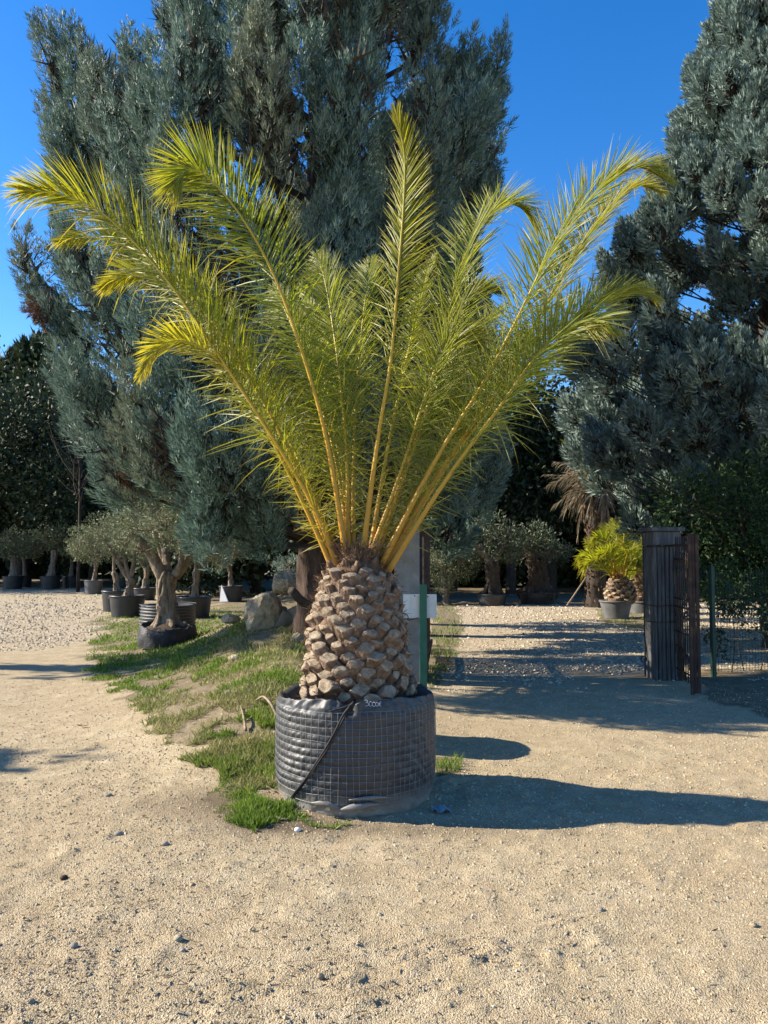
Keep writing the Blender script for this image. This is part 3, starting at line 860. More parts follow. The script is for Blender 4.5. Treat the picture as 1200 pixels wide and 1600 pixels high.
# ---------------- a second cypress hidden behind it, whose shade lies on the drive
def conifer(name, label, base, top, rad_fn, n_lobes, lobe, plume, mat, trunk_r, group=None, dens=60, z0=1.0, templates=PLUMES, side=None, lean=0.3):
    base = np.array(base, float)
    o = thing(name, label, 'tree', base, group)
    mb = MB()
    tube(mb, spline([base - [0, 0, .2], base + [0.05, 0, top * .3], base + [0, .05, top * .7], base + [0, 0, top]], 24), np.linspace(trunk_r, .02, 24), 12, .2, 4)
    mb.build('trunk', M['dark_bark'], o, True)
    cr, lm, inn = MB(), MB(), MB()
    for k in range(n_lobes):
        z = z0 + (top - z0) * (k + random.random()) / n_lobes
        rm = rad_fn(z)
        a = k * 2.399 + random.uniform(-.4, .4)
        if side is not None and random.random() < .35:
            a = side + random.uniform(-1.2, 1.2)
        rr = rm * random.choice((.32, .6, .8, .92, 1.0))
        c = base + [math.cos(a) * rr, math.sin(a) * rr, z]
        ls = random.uniform(.7, 1.25)
        ax = np.array([math.cos(a) * lean, math.sin(a) * lean, 1.0])
        dn = dens * (.45 if side is not None and math.cos(a) > .3 else 1)
        n = int(dn * lobe[0] * 2 * lobe[1] * 3.2 * ls * ls) + 5
        P, D = lobe_points(c, ax, lobe[0] * ls, lobe[1] * ls, n)
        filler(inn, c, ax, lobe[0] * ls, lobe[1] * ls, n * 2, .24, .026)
        place_plumes(cr, P, D, RNG.uniform(.7, 1.2, n) * plume, templates)
        st = base + [0, 0, max(.8, z - rr * .5)]
        tube(lm, spline([st, (st + c) / 2 + [0, 0, -.1], c], 7), np.linspace(.028, .006, 7), 4, .1, k)
    lm.build('limbs', M['dark_bark'], o, True, 'stuff')
    inn.build('inner_shade_filler', M['inner_shade_filler'], o, False, 'stuff')
    cr.build('crown', mat, o, False, 'stuff')
    return o

SMALL = [plume_template(15, 0.50, 0.15, 0.25, 0.036) for _ in range(5)]
COARSE = [plume_template(14, 0.50, 0.16, 0.30, 0.055) for _ in range(5)]
conifer('cypress_tree', 'shaded grey-green cypress standing behind the big one, seen dark between it and the drive', (0.35, 14.6, hill(0.35, 14.6)), 9.6, lambda z: np.interp(z, [1, 3, 6, 9.6], [1.4, 1.7, 1.4, .3]), 40, (.75, .42), .72, M['cypress'], .22, 'large conifers', 75, 1.8, SMALL)

# ---------------- the right-hand cypress, cut by the frame
conifer('cypress_tree', 'tall pale blue-grey cypress with bobbly sprays at the right edge behind the fence', (7.75, 15.3, 0), 15.0,
        lambda z: np.interp(z, [2.2, 3.2, 4.2, 6, 7.5, 9, 10.5, 12, 13, 15], [2.8, 3.35, 4.15, 3.75, 2.85, 2.05, 1.45, .85, .5, .1]), 470, (.36, .27), .55, M['cypress_right'], .30, 'large conifers', 110, 2.0, SMALL, math.pi * 1.1, .55)

# ---------------- generic broadleaf crowns
def crown_leaves(mb, blobs, n_per, L, W, droop=0.0, clump=0.22, up=0.0):
    """leaves gathered in small clumps spread through a set of ellipsoids (centre, radii)"""
    for c, r in blobs:
        c = np.asarray(c, float); r = np.asarray(r, float)
        n = int(n_per * (r[0] * r[1] * r[2]) ** (2 / 3)) + 20
        k = max(4, n // 22)
        cc = c + rand_dirs(k) * (RNG.uniform(0.35, 1.0, k) ** 0.5)[:, None] * r
        w = RNG.integers(0, k, n)
        off = RNG.normal(0, clump, (n, 3)) * min(r)
        P = cc[w] + off
        D = unit(off) * 0.6 + unit(P - c) * 0.5 + RNG.normal(0, .4, (n, 3)) + [0, 0, up - droop]
        leaves(mb, P, D, RNG.uniform(.7, 1.3, n) * L, RNG.uniform(.7, 1.2, n) * W)

def broadleaf(name, label, base, blobs, mat, leaf, trunk_r, group=None, n_per=900, limbs=True, bark='dark_bark'):
    base = np.array(base, float)
    o = thing(name, label, 'tree', base, group)
    top = max(b[0][2] for b in blobs)
    cx = np.mean([b[0][0] for b in blobs]); cy = np.mean([b[0][1] for b in blobs])
    mb = MB()
    tube(mb, spline([base - [0, 0, .2], base + [0.06, .03, (top - base[2]) * .35], [base[0] * .5 + cx * .5, base[1] * .5 + cy * .5, base[2] + (top - base[2]) * .7], [cx, cy, top]], 18), np.linspace(trunk_r, trunk_r * .2, 18), 10, .25, 2)
    mb.build('trunk', M[bark], o, True)
    lm = MB()
    for k, (c, r) in enumerate(blobs):
        c = np.array(c, float)
        st = np.array([base[0] * .6 + cx * .4, base[1] * .6 + cy * .4, base[2] + min(.62 * (top - base[2]), max(.35 * (top - base[2]), (c[2] - base[2]) * .55))])
        tube(lm, spline([st, (st + c) / 2 + [0, 0, -.1 * (top - base[2]) * .3], c + [0, 0, r[2] * .4]], 8), np.linspace(trunk_r * .5, trunk_r * .1, 8), 6, .2, k)
    lm.build('limbs', M[bark], o, True, 'stuff')
    mb = MB(); crown_leaves(mb, blobs, n_per, leaf[0], leaf[1])
    mb.build('crown', mat, o, False, 'stuff')
    return o

def blob_set(c, R3, n, r0):
    c = np.array(c, float)
    out = [(c, np.array(R3) * .62)]
    for k in range(n):
        d = rand_dirs(1)[0]
        if d[2] < -.35: d[2] *= -.5
        out.append((c + d * np.array(R3) * random.uniform(.55, .85), np.array([1, 1, .85]) * r0 * random.uniform(.7, 1.25)))
    return out

BG = 'dark woodland trees at the back of the nursery'
def bg_tree(px, top_py, Y, wid, label, mat='dark_leaf', n_per=620, leafs=(.20, .072), low=.06):
    """a far tree: crown from a low skirt up to top_py"""
    top = at(px, top_py, Y)
    h = top[2] - .32 * wid
    c = np.array([top[0], Y, h * (0.5 + low * .5)])
    R3 = (wid, wid * .9, h * (0.5 - low * .5) * 0.92)
    return broadleaf('woodland_tree', label, (top[0], Y, 0), blob_set(c, R3, 9, wid * .55), M[mat], leafs, .22, BG, n_per)

bg_tree(-90, 640, 39, 4.5, 'dark round-headed evergreen cut by the left edge beyond the far gravel')
bg_tree(45, 628, 38, 4.2, 'broad dark evergreen with a sunlit top, leftmost wholly seen, behind the row of small olives')
bg_tree(150, 665, 36, 3.4, 'dark evergreen touching the left flank of the big cypress')
bg_tree(250, 700, 38, 4.5, 'dark evergreen seen under the big cypress behind the potted olives', n_per=380, leafs=(.28, .095))
bg_tree(400, 700, 30, 3.6, 'dark evergreen seen between the big cypress trunk and the potted olives', n_per=380, leafs=(.28, .095))
bg_tree(545, 640, 26.5, 3.2, 'dark evergreen hidden for the most part behind the palm trunk and cypress', n_per=380, leafs=(.28, .095))
bg_tree(705, 560, 31, 3.6, 'dark evergreen just right of the concrete pillar, at the back of the drive')
bg_tree(795, 525, 29, 2.9, 'grey-green tree whose top shows in the gap of sky right of the palm', 'dark_leaf')
bg_tree(858, 575, 30, 2.8, 'dark tree at the end of the gravel drive, left of the tall dead-fronded palm')
bg_tree(965, 600, 31, 3.8, 'dark tree behind the tall dead-fronded palm')
bg_tree(1100, 480, 32, 4.6, 'dark tree seen low through the right-hand cypress', n_per=520, leafs=(.28, .095))
bg_tree(1240, 560, 30, 4.6, 'dark tree behind the wire fence at the right edge')

bg_tree(478, 560, 17.2, 1.25, 'slim dark evergreen added behind the big cypress trunk to dapple the drive', n_per=260, leafs=(.16, .06), low=.25)  # tree added out of sight to throw dappled shade on the gravel

def thin_cypress(px, top_py, Y, r, label, group='pointed cypress tips on the skyline'):
    t = at(px, top_py, Y)
    return conifer('skyline_cypress', label, (t[0], Y, 0), t[2], lambda z: np.interp(z, [0, t[2] * .6, t[2]], [r, r * .8, .05]), 22, (1.2, .45), 2.6, M['dark_leaf'], .15, group, 10, 1.5, COARSE)
thin_cypress(54, 556, 50, .62, 'narrow pointed cypress standing tallest on the left skyline')
thin_cypress(97, 606, 48, .75, 'short pointed cypress on the left skyline beside the bare twigs')
thin_cypress(6, 585, 52, 1.0, 'ragged cypress tip at the left edge of the skyline')

# the wood that closes the view behind them
mb = MB()
n = 22000
bx = RNG.uniform(-60, 60, n); by = RNG.uniform(44, 50, n)
bz = RNG.beta(1.1, 1.3, n) * (5.5 + 3.0 * fbm(bx * .16, by * .1, 5, 3))
leaves(mb, np.stack([bx, by, bz], -1), RNG.normal(0, 1, (n, 3)), RNG.uniform(.6, 1.2, n), RNG.uniform(.2, .4, n))
n = 12000
bx = RNG.uniform(1, 34, n); by = RNG.uniform(33.5, 36, n)
bz = RNG.beta(1.0, 1.4, n) * (3.0 + 2.5 * fbm(bx * .3, by * .1, 9, 3))
leaves(mb, np.stack([bx, by, bz], -1), RNG.normal(0, 1, (n, 3)), RNG.uniform(.35, .7, n), RNG.uniform(.10, .2, n))
tag(mb.build('woodland', M['dark_leaf'], None, False, 'stuff'), 'dark wood closing the view behind the nursery', None)

# bare twiggy tree in front of the sky, left of the big cypress
bt = thing('bare_tree', 'leafless twiggy tree against the sky just left of the big cypress', 'tree', (at(118, 760, 30)[0], 30, 0))
mb = MB(); b = np.array([at(125, 760, 30)[0], 30, 0.0])
tube(mb, spline([b, b + [0, 0, 4], b + [-.2, 0, 7]], 10), np.linspace(.07, .03, 10), 7)
mb.build('trunk', M['dark_bark'], bt, True)
mb = MB()
for k in range(46):
    s0 = b + [random.uniform(-.2, .1), 0, random.uniform(3.5, 6.8)]
    e = s0 + [random.uniform(-1.3, 1.2), random.uniform(-.8, .8), random.uniform(.8, 2.6)]
    tube(mb, spline([s0, (s0 + e) / 2 + [random.uniform(-.15, .15), 0, -.15], e], 6), np.linspace(.03, .008, 6), 4, cap=False)
mb.build('twigs', M['dark_bark'], bt, False, 'stuff')

# trees that stand to the left of the view and throw their shade into it
SH = 'trees standing left of the view that shade the yard'
def side_tree(x, y, zc, R3, label, n=7, n_per=280):
    return broadleaf('shade_tree', label, (x, y, 0), blob_set((x, y, zc), R3, n, R3[0] * .6), M['dark_leaf'], (.22, .08), .22, SH, n_per)
side_tree(-12.6, 11.35, 6.1, (1.5, .7, 1.7), 'small dark tree left of the yard beside the near sandy track')
side_tree(-11.3, 6.8, 4.55, (.8, .3, .25), 'slim dark tree left of the yard nearest the camera', 4, 130)
for k, (x, y, zc, r, zr, lb) in enumerate(((-17, 36, 6, 4.0, 4.2, 'broad dark tree at the left end of the far gravel'), (-25, 41, 7.5, 5, 5.5, 'tall dark tree at the far left corner beyond the gravel'), (-25, 33.5, 5, 3.6, 3.4, 'wide dark tree left of the far olives'))):
    side_tree(x, y, zc, (r, r * .8, zr), lb, 8, 200)

# the leafy tree hanging over the wire fence on the right
c = at(1150, 800, 12.5)
broadleaf('overhanging_tree', 'low dark green leafy tree drooping over the wire fence at the right edge', (c[0] + .6, 12.8, 0),
          [(at(1080, 790, 12.4), (.6, .5, .55)), (at(1150, 800, 12.2), (.7, .6, .8)), (at(1210, 790, 12.4), (.8, .7, 1.0)), (at(1190, 880, 12.6), (.8, .6, .6)), (at(1130, 900, 13), (.6, .5, .45)), (at(1260, 840, 12.8), (1, .8, 1.0)), (at(1095, 850, 12.9), (.5, .4, .4)), (at(1140, 925, 12), (.5, .35, .3)), (at(1195, 930, 11.8), (.5, .4, .35)), (at(1240, 900, 12), (.6, .4, .5)), (at(1110, 900, 11.8), (.35, .3, .35))],
          M['green_leaf'], (.10, .02), .10, None, 3000)

# ================================================================== POTS AND OLIVES
def pot(label, c, r, h, mat='plastic', group='black nursery pots', taper=.88, rim=True, handles=False, name='nursery_pot'):
    c = np.array([c[0], c[1], float(hill(c[0], c[1])) + .004])
    o = thing(name, label, 'pot', c, group)
    mb = MB()
    lathe(mb, c, [(0.01, .0), (r * taper, .0), (r * taper, .01), (r * (taper + (1 - taper) * .5), h * .5), (r, h * .93), (r, h), (r * .93, h), (r * .91, h * .86), (0.01, h * .86)], 40)
    mb.build('shell', M[mat], o, True)
    if rim:
        mb = MB()
        a = np.linspace(0, 2 * np.pi, 41)[:-1]
        ring = np.stack([c[0] + r * 1.015 * np.cos(a), c[1] + r * 1.015 * np.sin(a), np.full(40, c[2] + h)], -1)
        lathe(mb, c, [(r * .97, h + .004), (r * 1.03, h + .008), (r * 1.045, h - .012), (r * 1.035, h - .035), (r * .985, h - .037)], 40)
        mb.build('rim', M[mat], o, True)
    if handles:
        for s in (-1, 1):
            mb = MB()
            x0 = c[0] + s * r * 1.0
            tube(mb, spline([(x0, c[1] - .07, c[2] + h * .9), (x0 + s * .04, c[1] - .05, c[2] + h * .86), (x0 + s * .04, c[1] + .05, c[2] + h * .86), (x0, c[1] + .07, c[2] + h * .9)], 8), .010, 6)
            mb.build('handle', M[mat], o, True)
    mb = MB()
    lathe(mb, c, [(r * .9, h * .885), (r * .6, h * .91), (r * .25, h * .93), (.001, h * .94)], 28, wob=.15)
    mb.build('soil', M['soil'], o, True)
    return c, h

def olive(label, base, limbs, blobs, trunk_pts, trunk_r, n_per=2600, group='olive trees in nursery pots', leaf=(.055, .0085), flute=6, name='olive_tree', flare=1.6, mat='olive_leaf', strands=0, bark='olive_bark'):
    o = thing(name, label, 'tree', base, group)
    mb = MB()
    k = 26
    prof = np.interp(np.linspace(0, 1, k), [0, .12, .3, .75, .92, 1], [flare, 1.25, .95, 1.0, 1.12, .7]) * trunk_r
    tube(mb, spline(trunk_pts, k), prof, 22, .28, 8, flute=flute, flute_amp=.13)
    if strands:
        tp_ = spline(trunk_pts, k); Tt, Uu, Vv = frames(tp_)
        for q in range(strands):
            ph = q * 2 * math.pi / strands + .5
            aa_ = ph + np.linspace(0, 1.5 * (1 if q % 2 else -.7), k)
            rad_ = prof * np.interp(np.linspace(0, 1, k), [0, .2, .5, 1], [1.25, .95, .82, .85])
            pp = tp_ + rad_[:, None] * (np.cos(aa_)[:, None] * Uu + np.sin(aa_)[:, None] * Vv)
            tube(mb, pp, trunk_r * np.interp(np.linspace(0, 1, k), [0, .15, .6, 1], [.50, .34, .30, .22]), 10, .5, q + 20)
    mb.build('trunk', M[bark], o, True)
    for q, (pts, r0, r1) in enumerate(limbs):
        mb = MB()
        tube(mb, spline(pts, 14), np.linspace(r0, r1, 14), 10, .25, q + 3)
        mb.build('limb', M['olive_bark'], o, True)
    tw = MB()
    for c, r in blobs:
        c = np.asarray(c, float); r = np.asarray(r, float)
        for _ in range(9):
            e = c + rand_dirs(1)[0] * r * .9
            s0 = c + [0, 0, -r[2] * .6]
            tube(tw, spline([s0, (s0 + e) / 2 + rand_dirs(1)[0] * .05, e], 5), np.linspace(.009, .003, 5), 4, cap=False)
    tw.build('twigs', M['olive_bark'], o, False, 'stuff')
    mb = MB(); crown_leaves(mb, blobs, n_per * 3.2, leaf[0], leaf[1], clump=.2, up=.25)
    mb.build('crown', M[mat], o, False, 'stuff')
    return o

# the nearest olive, in a low black bag
YB = float(ground(262, 1012)[1]) + .38
ob = np.array([*at(262, 1000, YB)[:2], 0]); ob[2] = float(hill(ob[0], ob[1]))
mpp = YB / FPX
bag = thing('root_bag', 'low crumpled black root bag holding the nearest gnarled olive on the grass', 'pot', ob, 'root bags')
mb = MB()
n = 130; a = np.linspace(0, 2 * np.pi, n, endpoint=False)
prof = [(.455, 0), (.46, .03), (.465, .07), (.468, .11), (.468, .15), (.465, .19), (.46, .23), (.452, .27), (.44, .305), (.425, .32), (.405, .28), (.10, .28)]
ring = []
for (r_, h_) in prof:
    ca, sa = np.cos(a), np.sin(a)
    wob = 1 + .05 * (fbm(ca * 3 + 5, sa * 3 + h_ * 6, 5, 3) - .5) * 2 - .07 * np.abs(fbm(ca * 5 + h_ * 7 + 8, sa * 5 + 4 - h_ * 5, 15, 3) - .5) * 2
    zz = h_ + 0 * a + (.13 * (fbm(ca * 2.6 + 9, sa * 2.6 + 3, 8, 3) - .5) if h_ > .25 else 0) + (.05 * np.clip(-ca, 0, 1) if h_ > .29 else 0)
    ring.append(np.stack([ob[0] + r_ * wob * ca, ob[1] + r_ * wob * sa, ob[2] + zz], -1))
v = np.array(ring).reshape(-1, 3); i = np.arange(len(prof) - 1)[:, None] * n; j = np.arange(n)[None, :]; j2 = (j + 1) % n
mb.add(v, None, np.stack([i + j, i + j2, i + n + j2, i + n + j], -1).reshape(-1, 4))
mb.build('fabric', M['bag_black'], bag, True)
mb = MB(); lathe(mb, ob, [(.41, .27), (.25, .33), (.02, .40)], 30, wob=.3)
mb.build('soil', M['soil'], bag, True)
A = lambda px, py, dy=0: at(px, py, YB + dy)
olive('gnarled olive with a thick fluted trunk, nearest of the potted olives', ob,
      [([A(256, 905), A(240, 872), A(222, 850, -.05), A(202, 832, -.1)], .10, .06), ([A(272, 900), A(290, 878, .05), A(308, 850, .1), A(316, 826, .1), A(326, 822, .1)], .10, .05), ([A(262, 895, .05), A(258, 865, .3), A(252, 835, .5)], .08, .04), ([A(276, 900, -.05), A(284, 870, -.25), A(280, 830, -.3)], .05, .03)],
      [(A(215, 815, -.2), (.36, .35, .24)), (A(250, 795, .2), (.40, .45, .24)), (A(290, 805, -.2), (.36, .4, .26)), (A(325, 825, .1), (.30, .35, .24)), (A(265, 835, -.45), (.36, .25, .22)), (A(300, 850, .4), (.3, .3, .22)), (A(345, 845, .3), (.22, .3, .22)), (A(235, 780, .4), (.28, .3, .16)), (A(195, 840, .2), (.22, .26, .22)), (A(310, 785, .3), (.3, .3, .18)), (A(225, 852, -.3), (.24, .2, .16)), (A(300, 858, -.35), (.22, .2, .16)), (A(335, 858, -.1), (.22, .25, .16)), (A(258, 812, -.55), (.34, .2, .2))],
      [np.array([ob[0], ob[1], ob[2] + .26]), A(260, 950), A(258, 915), A(262, 893)], .125, 3000, strands=6)

# second: wire-wrapped bag just behind it
c0 = np.array([*at(262, 985, YB + 1.15)[:2]])
wb = np.array([c0[0], c0[1], float(hill(*c0))])
wbag = thing('root_bag', 'wire-wrapped grey root bag standing right behind the nearest olive', 'pot', wb, 'root bags')
mb = MB()
pr = []
for q in range(41):
    h_ = .62 * q / 40
    pr.append((.47 * (1 - .06 * abs(h_ - .3)) + .008 * math.sin(h_ * 2 * math.pi / .055), h_))
pr += [(.42, .62), (.40, .56), (.02, .58)]
lathe(mb, wb, pr, 48, wob=.03); mb.build('fabric', M['bag'], wbag, True)
mb = MB()
for q in range(12):
    zz = wb[2] + .03 + q * .055; a = np.linspace(0, 2 * np.pi, 41)
    tube(mb, np.stack([wb[0] + .482 * np.cos(a), wb[1] + .482 * np.sin(a), np.full(41, zz)], -1), .0022, 4, cap=False)
mb.build('wire_mesh', M['wire'], wbag, False, 'stuff')
Bp = lambda px, py, dy=0: at(px, py, YB + 1.15 + dy)
olive('olive growing from the wire-wrapped bag, its trunk hidden behind the nearest olive', wb, [([Bp(270, 900), Bp(290, 870), Bp(305, 840)], .06, .03), ([Bp(262, 900), Bp(250, 860), Bp(240, 830)], .06, .03)],
      [(Bp(250, 830, .3), (.4, .4, .3)), (Bp(300, 850, .2), (.4, .4, .3)), (Bp(335, 850, .4), (.3, .4, .3)), (Bp(275, 800, .3), (.4, .4, .3))], [wb + [0, 0, .5], Bp(266, 920), Bp(266, 895)], .10, 2200)

def potted_olive(px, py, wpx, hpx, plabel, olabel, trunk_h_px, crowns, tr, lean=0, mat='plastic', n_per=1500, forks=(), n_leaf=(.06, .011), depth=None, handles=False, taper=.88, flare=1.5, omat='olive_leaf', strands=0, bark='olive_bark'):
    """a pot whose front foot is at (px,py) and the olive in it; crowns are (px,py,radius px)"""
    g = ground(px, py)
    Yc = g[1] + wpx / 2 * g[1] / FPX
    k = Yc / FPX
    x = (px - 600) * k
    r, h = wpx / 2 * k, hpx * k
    c, h = pot(plabel, (x, Yc), r, h, mat, handles=handles, taper=taper)
    top = np.array([c[0], c[1], c[2] + h * .86])
    P = lambda a, b, d=0: at(a, b, Yc + d)
    tp = P(px + lean, py - hpx - trunk_h_px)
    limbs = [([tp + (top - tp) * .12, P((px + lean + fx) / 2 + (fx - px) * .05, (fy + py - hpx - trunk_h_px) / 2 + 4), P(fx, fy)], tr * .62, tr * .28) for fx, fy in forks]
    blobs = [(P(cx, cy, random.uniform(-.3, .3) * cr * k), (cr * k, cr * k, cr * k * .82)) for cx, cy, cr in crowns]
    olive(olabel, top, limbs, blobs, [top - [0, 0, .05], (top + tp) / 2 + [.02, 0, 0], tp], tr, n_per, leaf=n_leaf, flare=flare, mat=omat, strands=strands, bark=bark)

potted_olive(201, 966, 53, 33, 'round black nursery pot with rolled rim left of the nearest olive', 'spreading olive with dark forking limbs in the pot left of the nearest', 30,
             [(130, 840, 22), (160, 825, 28), (190, 815, 28), (150, 860, 22), (215, 845, 26), (185, 865, 18), (120, 855, 15), (225, 870, 18)], .10, 3, forks=((162, 836), (212, 850), (185, 830)), n_per=2300, handles=True)
potted_olive(184, 957, 44, 32, 'black pot half hidden behind the round black pot of the spreading olive', 'slim olive just behind the spreading olive, its stem touching it', 32, [(175, 850, 22), (205, 840, 22), (165, 835, 20)], .07, -6, forks=((178, 850),), n_per=1800)
potted_olive(148, 929, 28, 21, 'small grey pot standing alone at the edge of the far gravel', 'small thin-stemmed olive in the small grey pot at the gravel edge', 32, [(140, 858, 22), (156, 852, 20), (128, 862, 15), (148, 840, 18)], .07, 2, 'plastic_dusty', forks=((142, 862), (155, 858)), n_per=1300, n_leaf=(.10, .02))
potted_olive(190, 916, 18, 14, 'tiny grey pot at the back between the small grey pot and the spreading olive', 'thin young olive in the tiny grey pot at the back', 28, [(188, 850, 16), (196, 862, 14)], .06, 0, 'plastic_dusty', n_per=900, n_leaf=(.10, .02))
potted_olive(227, 938, 36, 18, 'black pot at the back behind the wire-wrapped bag, with two stems', 'twin-stemmed olive at the back between the spreading olive and the nearest one', 34, [(222, 855, 24), (240, 850, 22), (212, 862, 18)], .08, 2, forks=((215, 870), (238, 868)), n_per=1300, n_leaf=(.085, .016))
potted_olive(304, 967, 54, 32, 'black pot on the grass right of the nearest olive', 'slender-trunked olive in a black pot right of the nearest one', 44, [(300, 862, 26), (330, 852, 26), (352, 860, 22), (340, 840, 22), (310, 840, 24), (318, 880, 16)], .075, 2, forks=((335, 865), (305, 862)), n_per=2000)
potted_olive(362, 941, 37, 24, 'black pot with a torn white flap hanging on its left side', 'small olive at the foot of the bank left of the big boulder', 36, [(352, 865, 20), (368, 858, 18), (345, 880, 14)], .07, -5, forks=((350, 872), (365, 868)), n_per=1500, n_leaf=(.075, .014))
mb = MB(); f0 = at(343, 940, ground(362, 941)[1] - .05); f1 = at(346, 914, ground(362, 941)[1] + .05); f2 = at(356, 940, ground(362, 941)[1] - .12)
mb.add([f0, f1, f2, f0 + [.02, .02, 0], f1 + [.02, .02, 0], f2 + [.02, .02, 0]], [(0, 2, 1), (3, 4, 5)], [(0, 1, 4, 3), (1, 2, 5, 4), (0, 3, 5, 2)])
tag(mb.build('plastic_flap', M['white_film']), 'torn white plastic flap leaning on the black pot left of the boulder', 'plastic scrap')
potted_olive(22, 921, 30, 20, 'dark pot at the far left edge of the gravel, in deep shade', 'dim small olive furthest left in the shaded row', 36, [(18, 845, 22), (36, 850, 20), (2, 855, 18), (20, 862, 16)], .12, -2, n_per=800, n_leaf=(.12, .025))
potted_olive(40, 918, 22, 18, 'dark pot second from the left in the shaded row', 'dim thin-stemmed olive second in the shaded row', 34, [(42, 855, 18), (50, 862, 14)], .07, -4, n_per=700, n_leaf=(.12, .025))
potted_olive(80, 921, 30, 20, 'dark pot third in the shaded row, below a pale leaning stem', 'dim olive with a pale leaning stem, third in the shaded row', 42, [(75, 840, 22), (92, 838, 22), (62, 850, 16), (100, 850, 14)], .12, 5, n_per=800, n_leaf=(.12, .025))
potted_olive(112, 919, 26, 18, 'dark pot last in the shaded row before the small grey pot', 'dim olive between the shaded row and the small grey pot', 36, [(110, 855, 16), (118, 862, 14)], .07, 0, n_per=700, n_leaf=(.12, .025))

# ---------------- olives at the back of the drive
potted_olive(768, 947, 46, 17, 'wide dark pot under the left of two stout olives at the end of the drive', 'stout old olive with a pale trunk, left of the shaded pair', 52, [(750, 852, 30), (785, 845, 32), (765, 828, 30), (800, 862, 20), (735, 862, 18)], .20, 0, n_per=900, forks=((750, 850), (788, 848)), n_leaf=(.11, .022), flare=1.35, strands=5, bark='dark_bark', omat='dark_olive')  # dark trunk and leaf colours of this pair stand in for shade
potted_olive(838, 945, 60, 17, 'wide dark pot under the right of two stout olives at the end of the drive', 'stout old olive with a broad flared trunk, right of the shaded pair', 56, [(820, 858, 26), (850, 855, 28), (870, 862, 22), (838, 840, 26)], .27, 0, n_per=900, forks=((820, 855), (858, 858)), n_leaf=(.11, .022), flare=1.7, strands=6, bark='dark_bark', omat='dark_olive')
g = ground(697, 944)
P = lambda a, b, d=0: at(a, b, g[1] + d)
olive('bushy silver-leaved olive beside the concrete pillar on the left of the drive', g, [([g + [0, 0, .3], P(690, 880), P(700, 850)], .07, .04), ([g + [0, 0, .3], P(715, 890), P(725, 860)], .06, .03)],
      [(P(695, 850, .2), (.55, .6, .5)), (P(720, 845, 0), (.5, .5, .5)), (P(690, 890), (.5, .5, .4)), (P(720, 885, .2), (.5, .5, .4)), (P(700, 820), (.45, .5, .35)), (P(740, 870, .3), (.4, .4, .35)), (P(690, 915), (.4, .4, .25)), (P(680, 870, -.3), (.4, .4, .4))],
      [g - [0, 0, .1], g + [0, 0, .25], g + [.02, 0, .5]], .10, 1500, leaf=(.075, .014), group=None)

# ---------------- blue-grey shrub by the upper rock
sp = at(448, 893, 13.2)
sh = thing('shrub', 'small silvery blue shrub on top of the grassy bank above the upper rock', 'shrub', sp)
mb = MB()
for k in range(7):
    tube(mb, spline([sp - [0, 0, .15], sp + rand_dirs(1)[0] * .06 + [0, 0, .1], sp + rand_dirs(1)[0] * .18 + [0, 0, .22]], 5), np.linspace(.012, .004, 5), 5)
mb.build('stems', M['twig'], sh, False, 'stuff')
mb = MB(); crown_leaves(mb, [(sp + [0, 0, .12], (.24, .24, .16)), (sp + [.14, 0, .10], (.16, .2, .15)), (sp + [-.1, -.05, .05], (.14, .14, .12))], 5200, .05, .008, clump=.2, up=.4)
mb.build('foliage', M['blue_shrub'], sh, False, 'stuff')

# ================================================================== ROCKS
def rock(name, label, cat, pts_px, Yc, depth, seed, mat='rock', group=None, rough=.10, cuts=7):
    """a boulder: an icosphere squeezed to the outline box, cut by planes and roughened"""
    x0, y0, x1, y1 = pts_px
    a_, b_ = at(x0, y0, Yc), at(x1, y1, Yc)
    c = np.array([(a_[0] + b_[0]) / 2, Yc, (a_[2] + b_[2]) / 2])
    R3 = np.array([(b_[0] - a_[0]) / 2, depth, (a_[2] - b_[2]) / 2])
    import bmesh
    bm = bmesh.new(); bmesh.ops.create_icosphere(bm, subdivisions=5 if depth > .2 else 4, radius=1)
    v = np.array([q.co[:] for q in bm.verts]); f = np.array([[q.index for q in ff.verts] for ff in bm.faces]); bm.free()
    rs = np.random.default_rng(seed)
    for _ in range(cuts):
        nrm = unit(rs.normal(size=3)); d = rs.uniform(.55, .85)
        s = v @ nrm
        v = v - np.clip(s - d, 0, None)[:, None] * nrm * .92
    nz = fbm(v[:, 0] * 2.2 + v[:, 2] * 1.3 + 9, v[:, 1] * 2.2 - v[:, 2] * 1.1 + 5, seed, 5)
    nz2 = vnoise(v[:, 0] * 7 + v[:, 2] * 5, v[:, 1] * 7 + v[:, 2] * 3, seed + 2)
    rid = np.abs(fbm(v[:, 0] * 3.1 + v[:, 1] * 1.7, v[:, 2] * 3.3 - v[:, 1] * 1.2, seed + 4, 4) - .5) * 2
    v = v * (1 + rough * 2 * (nz - .5) + rough * .8 * (nz2 - .5) + rough * 1.1 * (rid - .35))[:, None]
    v = v / np.abs(v).max(0) * R3 + c
    mb = MB(); mb.add(v, f)
    o = mb.build(name, M[mat], None, True)
    try:
        o.data.set_sharp_from_angle(angle=R(34))
    except Exception:
        pass
    return tag(o, label, cat, group)

